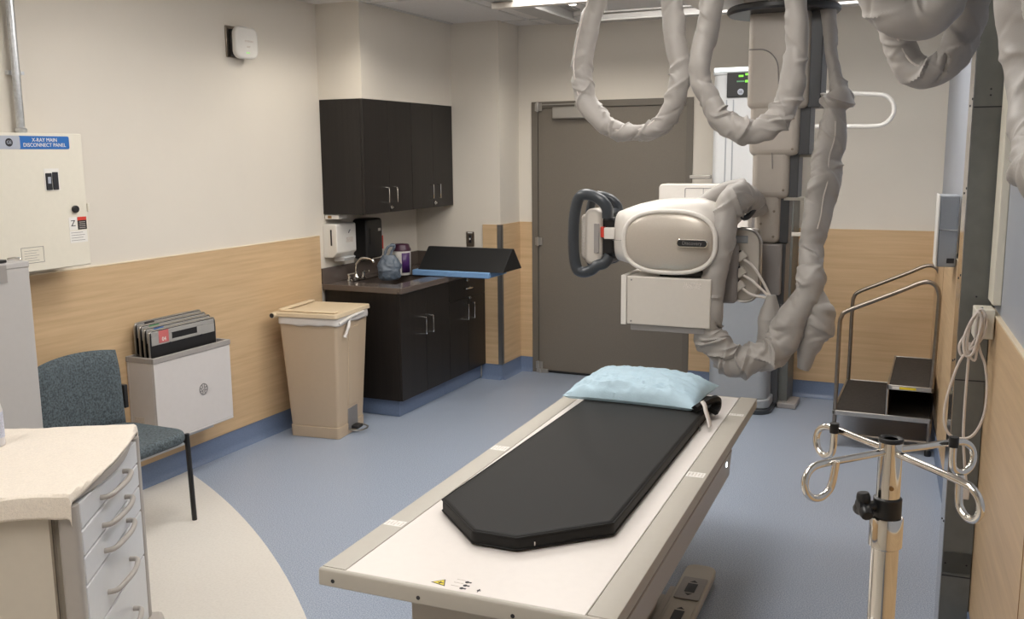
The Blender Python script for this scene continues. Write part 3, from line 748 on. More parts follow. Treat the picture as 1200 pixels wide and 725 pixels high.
# yoke + connector plate on the right of the tube
m = MB(); m.extr([(x-xo, z) for x, z in [(2.90, 1.425), (3.065, 1.425), (3.10, 1.412), (3.122, 1.385), (3.129, 1.35), (3.129, 1.16), (3.115, 1.12), (3.085, 1.09), (3.03, 1.09), (2.96, 1.135), (2.90, 1.17)]], 'y', 4.47-yo, 4.50-yo)
pl = m.build('connector_plate', 'taupe', X, .003)
m = MB(); m.tube([(x-xo, 4.466-yo, z) for x, z in [(2.93, 1.427), (3.065, 1.427), (3.105, 1.412), (3.126, 1.38), (3.130, 1.34), (3.130, 1.17), (3.118, 1.12), (3.085, 1.09), (3.03, 1.09), (2.965, 1.13)]], .0075, 8, smooth=3); m.build('plate_edge', 'steel', pl)
XB('plate_inset', 'standgrey', 2.97, 3.07, 4.462, 4.472, 1.36, 1.395, .003)
XB('yoke_arm', 'taupe', 2.92, 3.10, 4.50, 4.64, 1.20, 1.42, .02)
m = MB(); m.T = Matrix.Translation((2.99-xo, 4.44-yo, 1.33)); m.lathe([(.05, -.02), (.06, -.01), (.06, .01), (.05, .02)], 24); 
XB('lower_cover', 'midgrey', 2.94, 3.035, 4.40, 4.47, 1.08, 1.36, .02)
for i, (x, z) in enumerate(((3.045, 1.300), (3.043, 1.225), (3.040, 1.160))):
    m = MB(); m.T = Matrix.Translation((x-xo, 4.452-yo, z)) @ Matrix.Rotation(radians(-40), 4, 'Y')
    m.box(-.024, .024, -.012, .012, -.018, .018); c_ = m.build('cable_connector', 'machine', X, .003)
    m = MB(); m.T = Matrix.Translation((x-xo, 4.452-yo, z)) @ Matrix.Rotation(radians(-40), 4, 'Y')
    m.box(-.030, -.024, -.008, .008, -.014, .014).box(.006, .014, -.008, .008, .018, .026); m.build('connector_latch', 'black', c_)
ends = [(3.190, 4.425, 1.12), (3.186, 4.420, 1.12), (3.180, 4.415, 1.115)]
mids = [[(3.062, 4.44, 1.285), (3.10, 4.43, 1.262), (3.145, 4.428, 1.20)], [(3.06, 4.44, 1.212), (3.10, 4.43, 1.192), (3.15, 4.425, 1.15)], [(3.058, 4.44, 1.150), (3.09, 4.43, 1.130), (3.13, 4.425, 1.120)]]
for e, mi in zip(ends, mids):
    m = MB(); m.tube([(p[0]-xo, p[1]-yo, p[2]) for p in mi+[e]], .0065, 8); m.build('connector_cable', 'cable', X)
m = MB(); m.tube([(3.03-xo, 4.40-yo, 1.475), (3.015-xo, 4.39-yo, 1.44), (3.0-xo, 4.385-yo, 1.42)], .012, 10); m.build('cable_stub', 'cable', X)
# fabric boot between the tube and the long sleeve
m = MB(); m.tube([(2.83-xo, 4.42-yo, 1.52), (2.90-xo, 4.44-yo, 1.565), (2.96-xo, 4.47-yo, 1.592), (3.03-xo, 4.52-yo, 1.60)], .045, 20, rfun=lambda t, a, p: .03+.03*t+.004*noise.noise(p*40))
m.build('fabric_boot', 'sleeve', X)
m = MB(); m.tube([(3.0-xo, 4.46-yo, 1.53), (3.045-xo, 4.50-yo, 1.475), (3.085-xo, 4.52-yo, 1.52), (3.085-xo, 4.54-yo, 1.58)], .014, 10); m.build('dark_cable', 'darkgrey', X)

# ---------------------------------------------------------------- wall stand
W = thing('wall_stand', 'grey floor standing detector column with green lit display in front of the door wall', 'x-ray machine', (2.65, 6.62, 0))
wx, wy = 2.65, 6.62
def WB(name, mat, x0, x1, y0, y1, z0, z1, bevel=0, seg=3, parent=None): return B(name, mat, parent or W, x0-wx, x1-wx, y0-wy, y1-wy, z0, z1, bevel, seg)
m = MB(); m.prism([(x-wx, y-wy) for x, y in rrect(.46, .40, .10, 6, 2.66, 6.62)], 0, .035); m.build('base_plate', 'darkgrey', W, .006)
m = MB(); m.prism([(x-wx, y-wy) for x, y in rrect(.425, .36, .075, 6, 2.66, 6.62)], .035, .10); m.build('base_skirt', 'standgrey', W, .01)
m = MB(); m.prism([(x-wx, y-wy) for x, y in rrect(.40, .33, .06, 6, 2.655, 6.62)], .10, 1.20); m.build('lower_cover', 'standgrey', W, .004)
m = MB(); m.prism([(x-wx, y-wy) for x, y in rrect(.40, .31, .05, 6, 2.640, 6.62)], 1.2, 2.28); m.build('upper_cover', 'standwhite', W, .004)
for xx in (2.53, 2.575): WB('cover_groove', 'standgrey', xx, xx+.008, 6.462, 6.468, 1.2, 2.12)
m = MB(); m.tube([(2.45-wx, 6.455-wy, 2.315), (2.65-wx, 6.452-wy, 2.315), (2.83-wx, 6.455-wy, 2.315)], .013, 10); m.build('top_edge_glint', 'glint', W)  # no lamp: glow put in for the reflection along the top bevel
WB('top_cap', 'standwhite', 2.44, 2.85, 6.46, 6.78, 2.28, 2.315, .01)
dp = WB('display_panel', 'black', 2.535, 2.70, 6.450, 6.466, 2.135, 2.295, .004)
for (x0, x1, z0, z1) in ((2.612, 2.642, 2.264, 2.276), (2.655, 2.672, 2.273, 2.286), (2.655, 2.673, 2.228, 2.243)): WB('display_digit', 'ledgreen', x0, x1, 6.446, 6.450, z0, z1, 0, 1, dp)
WB('display_digit', 'green', 2.60, 2.650, 6.446, 6.450, 2.232, 2.240, 0, 1, dp)
m = MB(); m.cyl((2.627-wx, 6.444-wy, 2.168), .020, .006, 'y', 24); m.build('round_logo', 'signsilver', dp)
text('logo_letters', 'GE', .02, 'ink', dp, (2.627-wx, 6.443-wy, 2.168), FACE_NY)
WB('rear_frame', 'ducting', 2.83, 2.96, 6.72, 7.0, 0, 2.30, .004)
WB('rear_foot', 'midgrey', 2.90, 3.03, 6.66, 6.88, 0, .04, .008)
WB('column_side', 'track', 2.845, 2.90, 6.66, 6.78, .03, 2.25, .004)
# detector (bucky) facing the tube
m = MB(); m.extr([(x-wx, z) for x, z in rrect(.60, .44, .03, 6, 2.44, 1.352)], 'y', 6.25-wy, 6.38-wy); bk = m.build('detector_panel', 'machine2', W, .008)
m = MB(); P = rrect(.30, .09, .01, 3, 2.47, 1.50); m.tube([(x-wx, 6.249-wy, z) for x, z in P], .003, 6, True, smooth=1); m.build('inset_outline', 'midgrey', bk)
for xx in (2.44, 2.50): WB('inset_line', 'midgrey', xx, xx+.004, 6.247, 6.251, 1.455, 1.545, 0, 1, bk)
WB('detector_mount', 'midgrey', 2.45, 2.80, 6.38, 6.47, 1.20, 1.50, .01)
WB('hinge_block', 'doorhw', 2.30, 2.44, 6.44, 6.50, 1.60, 1.625, .004)
# long U-shaped hand grip reaching to the right
yg = 6.5
P = [(2.85, yg, 2.148), (3.05, yg, 2.152), (3.30, yg, 2.140), (3.46, yg, 2.128)]
for i in range(1, 8):
    a = pi/2-pi*i/8; P.append((3.47+.10*cos(a), yg, 2.03+.098*sin(a)))
P += [(3.46, yg, 1.932), (3.30, yg, 1.934), (3.05, yg, 1.937), (2.85, yg, 1.937)]
m = MB(); m.tube([(p[0]-wx, p[1]-wy, p[2]) for p in P], .0145, 12, smooth=3); m.build('hand_grip_bar', 'white', W)
P = [(2.90, 6.5, 1.245), (3.13, 6.5, 1.240), (3.155, 6.5, 1.215), (3.155, 6.5, .98)]
m = MB(); m.box(2.88-wx, 3.165-wx, 6.48-wy, 6.52-wy, 1.225, 1.25).box(3.135-wx, 3.165-wx, 6.48-wy, 6.52-wy, 1.0, 1.2255); m.build('side_grip', 'rail', W, .004)

# ---------------------------------------------------------------- wall cabinets
def pull(parent, x, y, z0, z1, horiz=False):
    if horiz: P = [(x, y-.045, z0), (x+.028, y-.040, z0), (x+.030, y+.040, z0), (x, y+.045, z0)]
    else: P = [(x, y, z0), (x+.026, y, z0+.003), (x+.030, y, z0+.012), (x+.030, y, z1-.012), (x+.026, y, z1-.003), (x, y, z1)]
    return MB().tube(P, .0048, 8, smooth=4).build('handle', 'chrome', parent)
def lock(parent, x, y, z):
    return MB().cyl((x, y, z), .013, .008, 'x', 18).cyl((x+.008, y, z), .007, .010, 'x', 12).build('lock', 'chrome', parent)
y0, y1 = 5.437, A_FACE-.001; ymid = (y0+y1)/2
for k, (a, b, lab) in enumerate(((y0, ymid-.001, 'dark espresso wall cabinet nearer the camera, above the sink'), (ymid+.001, y1, 'dark espresso wall cabinet in the alcove corner, farther from the camera'))):
    c = thing('wall_cabinet', lab, 'cabinet', (0, a, 1.38), 0, 'wall cabinets')
    L = b-a
    B('cabinet_body', 'cab', c, .001, .322, 0, L, .0, .769, .001)
    for j in range(2):
        da = L/2*j; dd = B('cabinet_door', 'cab', c, .3235, .343, da+.0015, da+L/2-.0015, .002, .768, .001)
        hy = L/2-.055 if j == 0 else L/2+.055
        pull(dd, .343, hy, .07, .175)
        if j == 1: lock(dd, .343, L/2+.012, .035)
# base cabinets
by0, by1 = 5.40, A_FACE-.001
FX = .615
for k, (a, b, lab) in enumerate(((by0, 6.09, 'dark espresso base cabinet with two doors under the sink'), (6.092, by1, 'dark espresso base cabinet with a drawer above two doors beside the alcove wall'))):
    c = thing('base_cabinet', lab, 'cabinet', (0, a, 0), 0, 'base cabinets'); L = b-a
    m = MB(); m.box(.012, FX-.020, 0, .018, .12, .862).box(.012, FX-.020, L-.018, L, .12, .862).box(.012, FX-.020, .018, L-.018, .12, .138).box(.012, .02, .018, L-.018, .138, .862).box(FX-.04, FX-.020, .018, L-.018, .82, .862)
    m.build('cabinet_body', 'cab', c, .001)
    B('toe_kick', 'baseboard', c, .012, FX-.05, .035 if k == 0 else 0, L, 0.001, .119, .002)
    top = .86 if k == 0 else .70
    for j in range(2):
        da = L/2*j; dd = B('cabinet_door', 'cab', c, FX-.019, FX, da+.0015, da+L/2-.0015, .122, top, .001)
        hy = L/2-.05 if j == 0 else L/2+.05
        zt = .66 if k == 0 else .655
        pull(dd, FX, hy, zt-.12, zt)
        if k == 1 and j == 1: lock(dd, FX, L/2+.018, .725-.03)
    if k == 1:
        dr = B('drawer', 'cab', c, FX-.019, FX, .0015, L-.0015, .703, .86, .001)
        pull(dr, FX, L/2-.02, .775, 0, True); lock(dr, FX, L/2-.02, .835)
# counter with sink
CT = thing('countertop', 'brown solid surface countertop with backsplash and sunken sink over the base cabinets', 'countertop', (0, 5.375, .875))
cy0 = 0.0; CL = A_FACE-.001-5.375
sx0, sx1, sy0, sy1 = .13, .50, .16, .66
m = MB(); m.box(.012, .640, cy0, sy0, 0, .028).box(.012, .640, sy1, CL, 0, .028).box(.012, sx0, sy0, sy1, 0, .028).box(sx1, .640, sy0, sy1, 0, .028)
m.build('counter_slab', 'counter', CT, .0, smooth=False)
m = MB(); m.box(.618, .642, -.002, CL, -.012, .0285); m.box(.012, .618, -.003, .02, -.012, .0285); m.build('counter_edge', 'counter', CT, .004)
B('backsplash', 'counter', CT, .0, .020, 0, CL, .028, .135, .002)
B('backsplash', 'counter', CT, .020, .600, CL-.020, CL, .028, .135, .002)
m = MB()
v = []; f = []
def rr(w, h, r, z): return [(x, y, z) for x, y in rrect(w, h, r, 5, (sx0+sx1)/2, (sy0+sy1)/2)]
for (w, h, r, z) in ((.37, .50, .001, .027), (.37, .50, .05, .020), (.35, .48, .06, -.10), (.28, .40, .08, -.135)): v += rr(w, h, r, z)
n = 24
for k in range(3):
    for i in range(n): j = (i+1) % n; f.append((k*n+i, k*n+j, (k+1)*n+j, (k+1)*n+i))
f.append(tuple(range(3*n, 4*n)))
m.add(v, f); m.build('sink_bowl', 'sinkmat', CT)
# faucet
FA = thing('faucet', 'chrome gooseneck faucet beside the backsplash over the sink', 'faucet', (.10, 5.66, .904))
MB().lathe([(.030, 0), (.030, .006), (.024, .012), (.016, .02), (.014, .035), (.012, .04)], 20).build('faucet_base', 'chrome', FA)
MB().tube([(0, 0, .03), (0, 0, .07), (.01, 0, .115), (.045, .004, .15), (.09, .008, .155), (.13, .012, .145), (.14, .013, .125)], .011, 12).build('spout', 'chrome', FA)
for s in (-.09, .09):
    h_ = MB().lathe([(.022, 0), (.022, .006), (.014, .012), (.013, .035), (.017, .04), (.017, .048), (.006, .052)], 18, (0.0, s, 0)).build('tap_handle', 'chrome', FA)
    MB().tube([(0, s, .045), (.02, s, .05), (.05, s, .055)], .006, 8).build('tap_lever', 'chrome', h_)
# soap / towel dispensers on the left wall
S1 = thing('glove_dispenser', 'white wall dispenser with slotted side, lowest on the wall left of the black dispenser', 'dispenser', (0, 5.42, 1.08))
m = MB(); m.extr([(0, .0), (.075, .0), (.115, .035), (.115, .225), (.105, .232), (0, .232)], 'y', 0, .235)
m.T = Matrix.Identity(4); m.build('dispenser_case', 'white', S1, .006)
B('side_slot', 'ink', S1, .062, .074, -.0015, .001, .085, .195)
B('front_window', 'labelgrey', S1, .1145, .1165, .11, .195, .10, .135, .001)
m = MB(); m.extr([(.02, -.035), (.10, -.03), (.115, -.005), (.10, .0), (.02, .0)], 'y', .09, .225); m.build('drip_tray', 'standwhite', S1, .004)
MB().tube([(.117, .14, .165), (.117, .15, .18), (.117, .16, .185)], .004, 6).build('latch', 'inkgrey', S1)
S2 = thing('towel_dispenser', 'tall black rounded dispenser on the wall above the sink', 'dispenser', (0, 5.78, 1.035))
m = MB(); m.extr([(x, z) for x, z in rrect(.215, .29, .03, 5, .1075, .145)], 'x', .0, .12); m.build('dispenser_case', 'black', S2, .012)
B('label_patch', 'labelgrey', S2, .1195, .1212, .155, .19, .195, .215)
B('front_ridge', 'blackfoam', S2, .1195, .124, .04, .055, .10, .22, .002)
SS = thing('undercabinet_box', 'small white box fixed under the wall cabinet front corner', 'box', (.06, 5.445, 1.346))
B('box_body', 'white', SS, -.055, .06, .0, .10, .0, .030, .003); B('box_label', 'amber', SS, -.03, .0, -.0015, .0, .006, .024)
# paper towel / red box by the alcove
RB = thing('red_box', 'small red and white box on the wall right of the black dispenser', 'box', (0, 6.06, 1.08))
B('box_body', 'white', RB, .001, .04, 0, .07, 0, .14, .003); B('red_front', 'redhot', RB, .04, .043, .005, .065, .0, .10)

# sharps container
SH = thing('sharps_container', 'white canister with dark lid and purple label behind the grey bag', 'container', (.265, 6.02, .904))
MB().lathe([(.058, 0), (.062, .01), (.066, .17), (.066, .18)], 26).build('canister', 'white', SH)
MB().lathe([(.069, .178), (.069, .192), (.060, .205), (.056, .222), (.048, .228)], 26).build('lid', 'maroon', SH)
m = MB(); v = []; f = []
for i in range(9):
    a = radians(-60+60*i/8); v += [(.0655*cos(a), .0655*sin(a), .02), (.0672*cos(a), .0672*sin(a), .165)]
for i in range(8): f.append((2*i, 2*i+2, 2*i+3, 2*i+1))
m.add(v, f).build('purple_label', 'purple', SH, solid=.0015)
WB2 = B('white_box', 'white', None, 0, .09, 0, .08, 0, .17, .004); WB2.location = (.33, 6.42, .904); tag(WB2, 'white box standing between the canister and the black wedge cushion', 'box')

# slate plastic bag with loop handle
def bag():
    m = MB(); v = []; f = []; n = 36; K = 26
    for k in range(K+1):
        t = k/K
        w = (.072+.012*t)*(1 if t < .5 else 1-.50*((t-.5)/.5)**1.6); dpt = .055*(1 if t < .4 else 1-.70*((t-.4)/.6)**1.2)
        if t < .08: w *= .82+.18*t/.08; dpt *= .8+.2*t/.08
        z = .175*t
        for i in range(n):
            a = 2*pi*i/n; c, s = cos(a), sin(a)
            q = 1+.13*noise.noise(Vector((c*2, s*2, t*4)))+.09*(1-abs(noise.noise(Vector((c*4+5, s*4, t*7))))*3)
            v.append((s*dpt*q, c*w*q, z))
    for k in range(K):
        for i in range(n): j = (i+1) % n; f.append((k*n+i, k*n+j, (k+1)*n+j, (k+1)*n+i))
    f.append(tuple(range(n-1, -1, -1))); f.append(tuple(range(K*n, (K+1)*n)))
    return m.add(v, f)
BG = thing('plastic_bag', 'slate blue plastic bag with a loop handle on the counter by the faucet', 'bag', (.33, 5.735, .904), radians(-52))
bag().build('bag_body', 'bagblue', BG)
m = MB(); m.tube([(0, -.03, .16), (.0, -.022, .20), (.0, .0, .235), (.0, .035, .245), (.0, .040, .228), (.0, .022, .20), (0, .012, .165)], .009, 8, rfun=lambda t, a, p: .010*(1+.4*noise.noise(p*60))); m.build('bag_handle', 'bagblue', BG)

# blue foam pad and black wedge
PD = MB().box(-.31, .31, -.16, .16, 0, .042).build('foam_pad', 'bluefoam', None, .006); PD.location = (.665, 6.17, .9045); PD.rotation_euler = (0, 0, .02)
tag(PD, 'sky blue flat foam pad overhanging the counter end under the black wedge', 'cushion')
m = MB(); m.extr([(-.165, 0), (.165, 0), (.03, .155), (.0, .155)], 'x', -.345, .345)
WD = m.build('wedge_cushion', 'blackfoam', None, .003); WD.location = (.735, 6.20, .947); WD.rotation_euler = (0, 0, .0)
tag(WD, 'black triangular wedge cushion lying on the blue pad at the counter end', 'cushion')
# outlet on alcove wall
OT = thing('wall_switch', 'steel wall switch plate on the alcove wall above the wedge cushion', 'switch', (.49, A_FACE, 1.116))
m = MB(); m.extr(rrect(.07, .118, .006, 3), 'y', -.006, 0); m.build('switch_plate', 'darksteel', OT, .001)
B('switch_toggle', 'ink', OT, -.012, .012, -.009, -.006, -.03, .03, .002); B('toggle_tip', 'white', OT, -.005, .005, -.016, -.009, -.006, .008, .001)
B('label_strip', 'paper', OT, -.02, .02, -.0068, -.006, .045, .055)

# ---------------------------------------------------------------- waste bin
TR = thing('waste_bin', 'beige step-on waste bin with lid and white liner beside the base cabinet', 'bin', (.295, 4.985, 0), radians(7))
# frame: local x to the right (front face to +x), local y away
def taper(m, w0, d0, w1, d1, z0, z1, r=.03):
    A = rrect(w0, d0, r, 4); Bp = rrect(w1, d1, r, 4); n = len(A)
    v = [(x, y, z0) for x, y in A]+[(x, y, z1) for x, y in Bp]
    f = [tuple(range(n-1, -1, -1)), tuple(range(n, 2*n))]+[(i, (i+1) % n, (i+1) % n+n, i+n) for i in range(n)]
    return m.add(v, f)
m = MB(); taper(m, .345, .355, .35, .36, 0, .075, .02); m.build('bin_plinth', 'trash', TR, .004)
m = MB(); taper(m, .34, .35, .405, .44, .075, .775, .02); bb = m.build('bin_body', 'trash', TR, .004)
# recessed front panel and pedal on the +x side
m = MB(); v = [(.168, -.055, .19), (.168, .085, .19), (.192, .085, .70), (.192, -.055, .70), (.180, -.055, .19), (.180, .085, .19), (.204, .085, .70), (.204, -.055, .70)]
m.add(v, [(0, 3, 2, 1), (4, 5, 6, 7), (0, 1, 5, 4), (1, 2, 6, 5), (2, 3, 7, 6), (3, 0, 4, 7)]); m.build('front_panel', 'trash', TR, .003)
B('pedal_recess', 'inkgrey', TR, .13, .1785, -.055, .075, .03, .17, .003)
m = MB(); m.tube([(.15, -.045, .035), (.21, -.055, .03), (.25, -.03, .028), (.262, .02, .028), (.25, .07, .028), (.21, .09, .03), (.15, .08, .035)], .0055, 8); m.build('pedal_loop', 'steel', TR)
B('pedal_lever', 'black', TR, .14, .225, -.02, .055, .03, .05, .004)
ld = MB(); 
A = rrect(.435, .475, .02, 4); n = len(A)
v = [(x, y, .785-.0*x) for x, y in A]+[(x*.99, y*.99, .812+.010*(1-(y/.25)**2)) for x, y in A]
ld.add(v, [tuple(range(n-1, -1, -1)), tuple(range(n, 2*n))]+[(i, (i+1) % n, (i+1) % n+n, i+n) for i in range(n)])
LD = ld.build('bin_lid', 'trashlid', TR, .004)
B('lid_ridge', 'trashlid', LD, -.19, .19, -.215, -.16, .815, .826, .006); B('lid_ridge', 'trashlid', LD, -.21, -.17, -.2, .2, .818, .832, .006)
MB().tube([(-.222, -.26, .795), (-.222, 0, .797), (-.222, .235, .795)], .019, 14).build('hinge_tube', 'trashlid', LD)
MB().cyl((-.222, -.2615, .795), .0145, .004, 'y', 16).build('hinge_hole', 'ink', LD)
# liner: wrinkled skirt round the rim
def skirt(w, d, r, z1, z0, seed):
    m = MB(); base = rrect(w, d, r, 8); n0 = len(base); P = []
    for i in range(n0):
        a = Vector(base[i]); b = Vector(base[(i+1) % n0]); k = max(1, int((b-a).length/.012))
        for j in range(k): P.append(a.lerp(b, j/k))
    n = len(P); v = []; f = []; K = 5
    for k in range(K+1):
        t = k/K
        for i, p in enumerate(P):
            q = 1+.012*noise.noise(Vector((p.x*22+seed, p.y*22, t*2)))*(t+.3)+.006*t
            zz = z1+(z0-z1)*t*(1+.35*noise.noise(Vector((p.x*9+seed, p.y*9, 1))))
            v.append((p.x*q, p.y*q, zz))
    for k in range(K):
        for i in range(n): j = (i+1) % n; f.append((k*n+i, k*n+j, (k+1)*n+j, (k+1)*n+i))
    return m.add(v, f)
LN = skirt(.418, .453, .03, .786, .738, 2).build('bin_liner', 'liner', TR, solid=.0015)
m = MB(); m.tube([(.212, -.06, .765), (.218, -.075, .75), (.224, -.105, .71), (.214, -.135, .655)], .012, 8, rfun=lambda t, a, p: (.014-.004*t)*(1+.5*noise.noise(p*70))); m.build('liner_knot', 'liner', LN)
m = MB(); m.tube([(.212, -.20, .750), (.216, -.08, .768), (.216, .02, .775), (.216, .13, .778)], .010, 8, rfun=lambda t, a, p: .010*(1+.5*noise.noise(p*60))); m.build('liner_bunch', 'liner', LN)

# ---------------------------------------------------------------- cassette wall bin
CB = thing('cassette_holder', 'pale wall mounted metal holder with grey rim and round logo behind the chair', 'holder', (0.012, 3.905, .28))
m = MB(); hw_ = .29
for (x0, x1, y0_, y1_) in ((0, .012, -hw_, hw_), (.176, .19, -hw_, hw_), (.012, .176, -hw_, -hw_+.012), (.012, .176, hw_-.012, hw_)): m.box(x0, x1, y0_, y1_, .012, .445)
m.box(0, .19, -hw_, hw_, 0, .012); m.build('holder_case', 'binwhite', CB, .003)
m = MB()
for (x0, x1, y0_, y1_) in ((-.002, .014, -hw_-.004, hw_+.004), (.174, .194, -hw_-.004, hw_+.004), (.014, .174, -hw_-.004, -hw_+.014), (.014, .174, hw_-.014, hw_+.004)): m.box(x0, x1, y0_, y1_, .436, .465)
m.build('holder_rim', 'bingrey', CB, .003)
B('holder_deck', 'bingrey', CB, .012, .176, -hw_+.012, hw_-.012, .36, .43)
m = MB(); m.box(.0, .10, -.22, .22, -.045, -.035).box(.0, .012, -.25, .25, -.08, .0)
m.extr([(.0, -.08), (.12, 0), (0, 0)], 'y', .16, .166); m.extr([(.0, -.08), (.12, 0), (0, 0)], 'y', -.17, -.164); m.build('mounting_bracket', 'standwhite', CB)
def logo(parent, x, y, z, r, face='x'):
    m = MB()
    if face == 'x':
        m.tube([(x, y+r*cos(a), z+r*sin(a)) for a in [i*pi/12 for i in range(24)]], r*.09, 6, True, smooth=1)
        for q in range(4):
            a = pi/4+q*pi/2
            m.tube([(x, y+r*1.0*cos(a-.35), z+r*1.0*sin(a-.35)), (x, y+r*.55*cos(a-.3), z+r*.55*sin(a-.3)), (x, y+r*.5*cos(a+.4), z+r*.5*sin(a+.4)), (x, y+r*.85*cos(a+.45), z+r*.85*sin(a+.45))], r*.08, 5)
    lg = m.build('round_logo', 'inkgrey', parent)
    text('logo_letters', 'GE', r*1.0, 'inkgrey', lg, (x, y, z), FACE_X)
    return lg
logo(CB, .1905, .06, .225, .030)
m = MB(); m.box(.03, .10, -hw_-.0012, -hw_, .06, .14); m.build('pale_sticker', 'labelgrey', CB)
cols = ['bingrey', 'green', 'blue', 'red']
labs = ['grey cassette with black sticker, nearest the wall in the holder', 'grey cassette with green sticker, second from the wall in the holder', 'grey cassette with blue sticker, third from the wall in the holder', 'grey cassette with red sticker, frontmost in the wall holder']
M['cassgrey'] = new_mat('grey cassette plastic', (0.34, 0.33, 0.315), 0.45)
for k in range(4):
    xx = .034+.038*k; y_off = 3.90-.006*k
    c = thing('xray_cassette', labs[k], 'cassette', (0.012+xx, y_off, .711+.011*(3-k)), 0, 'cassettes in the wall holder')
    m = MB(); Ws = .245
    out = rrect(2*Ws, .17, .022, 5, 0, .085)
    m.extr([(y, z) for y, z in out], 'x', -.006, .006); 
    pb = m.build('cassette_body', 'black', c, .001)
    # upper grey band with a hand slot: built as bars round the slot
    m = MB(); sl0, sl1, z0, z1 = -.09, .10, .115, .140
    m.box(-.0085, .0085, -Ws+.01, Ws-.01, .142, .166).box(-.0085, .0085, -Ws+.01, sl0, .092, .142).box(-.0085, .0085, sl1, Ws-.01, .092, .142).box(-.0085, .0085, sl0, sl1, .092, .108)
    m.build('cassette_band', 'cassgrey', c, .002)
    fr = [(0, -Ws, .0), (0, -Ws, .14), (0, -Ws+.008, .163), (0, -Ws+.03, .170), (0, 0, .171), (0, Ws-.03, .170), (0, Ws-.008, .163), (0, Ws, .14), (0, Ws, .0)]
    MB().tube(fr, .0060, 8, smooth=4).build('edge_frame', 'steel', c)
    B('sticker', cols[k] if k else 'ink', c, .0087, .0096, -.185, -.115, .10, .166)
    if k == 3:
        st = text('sticker_lettering', '04', .030, 'paper', c, (.0102, -.15, .118), FACE_X)
    for yy in (-.105, .13):
        MB().cyl((.008, yy, .088), .007, .004, 'x', 12).build('rivet', 'ink', c)

# ---------------------------------------------------------------- chair
CH = thing('side_chair', 'teal grey upholstered chair with black metal frame against the left wall', 'chair', (.36, 3.20, 0), 0)
def slab(shape, zf, t, nx=18, ny=18):
    """soft pad from a rounded outline"""
    pass
m = MB()
seat = rrect(.46, .48, .10, 8, .02, 0)
m.prism(seat, .405, .462); st_ = m.build('seat', 'chairfabric', CH, .022, seg=4)
B('seat_pan', 'standwhite', CH, -.19, .22, -.21, .21, .388, .404, .006)
# back: curved panel
m = MB(); v = []; f = []; ny, nz = 20, 14; wb, hb = .50, .41
for s in (0, 1):
    for j in range(nz+1):
        for i in range(ny+1):
            q = -1+2*i/ny; r_ = j/nz
            e = (1-abs(q)**7)
            hh = hb*(1-.05*q*q) ; z = .435+r_*hh
            yy = q*wb/2*(1-.05*(1-r_)-.10*max(0, r_-.75)*4*abs(q)**2*.5)
            x = -.225-.035*r_+.035*q*q
            th = .030*(max(0, 1-abs(q)**6)*max(0, 1-abs(2*r_-1)**6))**.5
            v.append((x+(th if s else -th*.8), yy, z))
A = (ny+1)*(nz+1)
for j in range(nz):
    for i in range(ny):
        a = j*(ny+1)+i; f.append((a, a+ny+1, a+ny+2, a+1)); f.append((A+a, A+a+1, A+a+ny+2, A+a+ny+1))
r = [i for i in range(ny+1)]+[(j+1)*(ny+1)-1 for j in range(1, nz+1)]+[nz*(ny+1)+i for i in range(ny-1, -1, -1)]+[j*(ny+1) for j in range(nz-1, 0, -1)]
for k in range(len(r)): a, b = r[k], r[(k+1) % len(r)]; f.append((a, b, A+b, A+a))
m.add(v, f).build('backrest', 'chairfabric', CH)
for s in (-1, 1):
    MB().tube([(.235, s*.225, 0), (.225, s*.228, .22), (.215, s*.23, .44)], .0125, 8, smooth=2).build('leg', 'black', CH)
    MB().tube([(-.285, s*.235, 0), (-.24, s*.235, .22), (-.225, s*.24, .44), (-.235, s*.262, .60)], .0125, 8, smooth=3).build('leg', 'black', CH)
    B('back_bracket', 'black', CH, -.245, -.20, s*.262-.012, s*.262+.012, .52, .64, .004)
    MB().tube([(.215, s*.215, .40), (0, s*.215, .395), (-.22, s*.225, .40)], .010, 8, smooth=2).build('seat_rail', 'black', CH)

# ---------------------------------------------------------------- drawer cart
ang = atan2(.523, -.852)      # direction towards the far corner
# local x points out of the drawer face (n), local y towards the far end
n_ = Vector((.852, .523, 0)); far = Vector((1.33, 2.41, 0)); near = Vector((1.683, 1.836, 0))
mid = (far+near)/2
KC = thing('drawer_cart', 'white and grey wheeled drawer cart with five bow handled drawers', 'cart', (mid.x, mid.y, 0), atan2(.523, .852))
CWd = (far-near).length/2; DEP = .56
B('cart_body', 'cartside', KC, -DEP, -.03, -CWd+.03, CWd-.03, .13, .79, .006)
B('cart_side', 'cartside', KC, -DEP+.02, -.07, -CWd-.002, -CWd+.03, .14, .785, .004)
for s in (-1, 1):
    m = MB(); m.extr(rrect(.055, .042, .014, 4, -.022, s*(CWd-.006)), 'z', .12, .80); m.build('corner_post', 'cartgrey', KC, .0)
    B('post_groove', 'darksteel', KC, -.075, -.068, s*CWd-.004, s*CWd+.004, .14, .78)
m = MB(); top = [(-DEP, -CWd-.01), (-.02, -CWd-.01)]+[(-.02+.052*sin(pi*i/12), -CWd-.01+(2*CWd+.02)*i/12) for i in range(13)]+[(-.02, CWd+.01), (-DEP, CWd+.01)]
m.prism(top, .80, .832); m.build('cart_top', 'cartgrey', KC, .006)
m = MB(); m.prism([(-DEP-.02, -CWd-.03), (.035, -CWd-.03), (.055, -CWd+.02), (.055, CWd-.02), (.035, CWd+.035), (-DEP-.02, CWd+.035)], .075, .125); m.build('cart_bumper', 'cartgrey', KC, .015)
zb = [.797, .713, .630, .540, .372, .128]
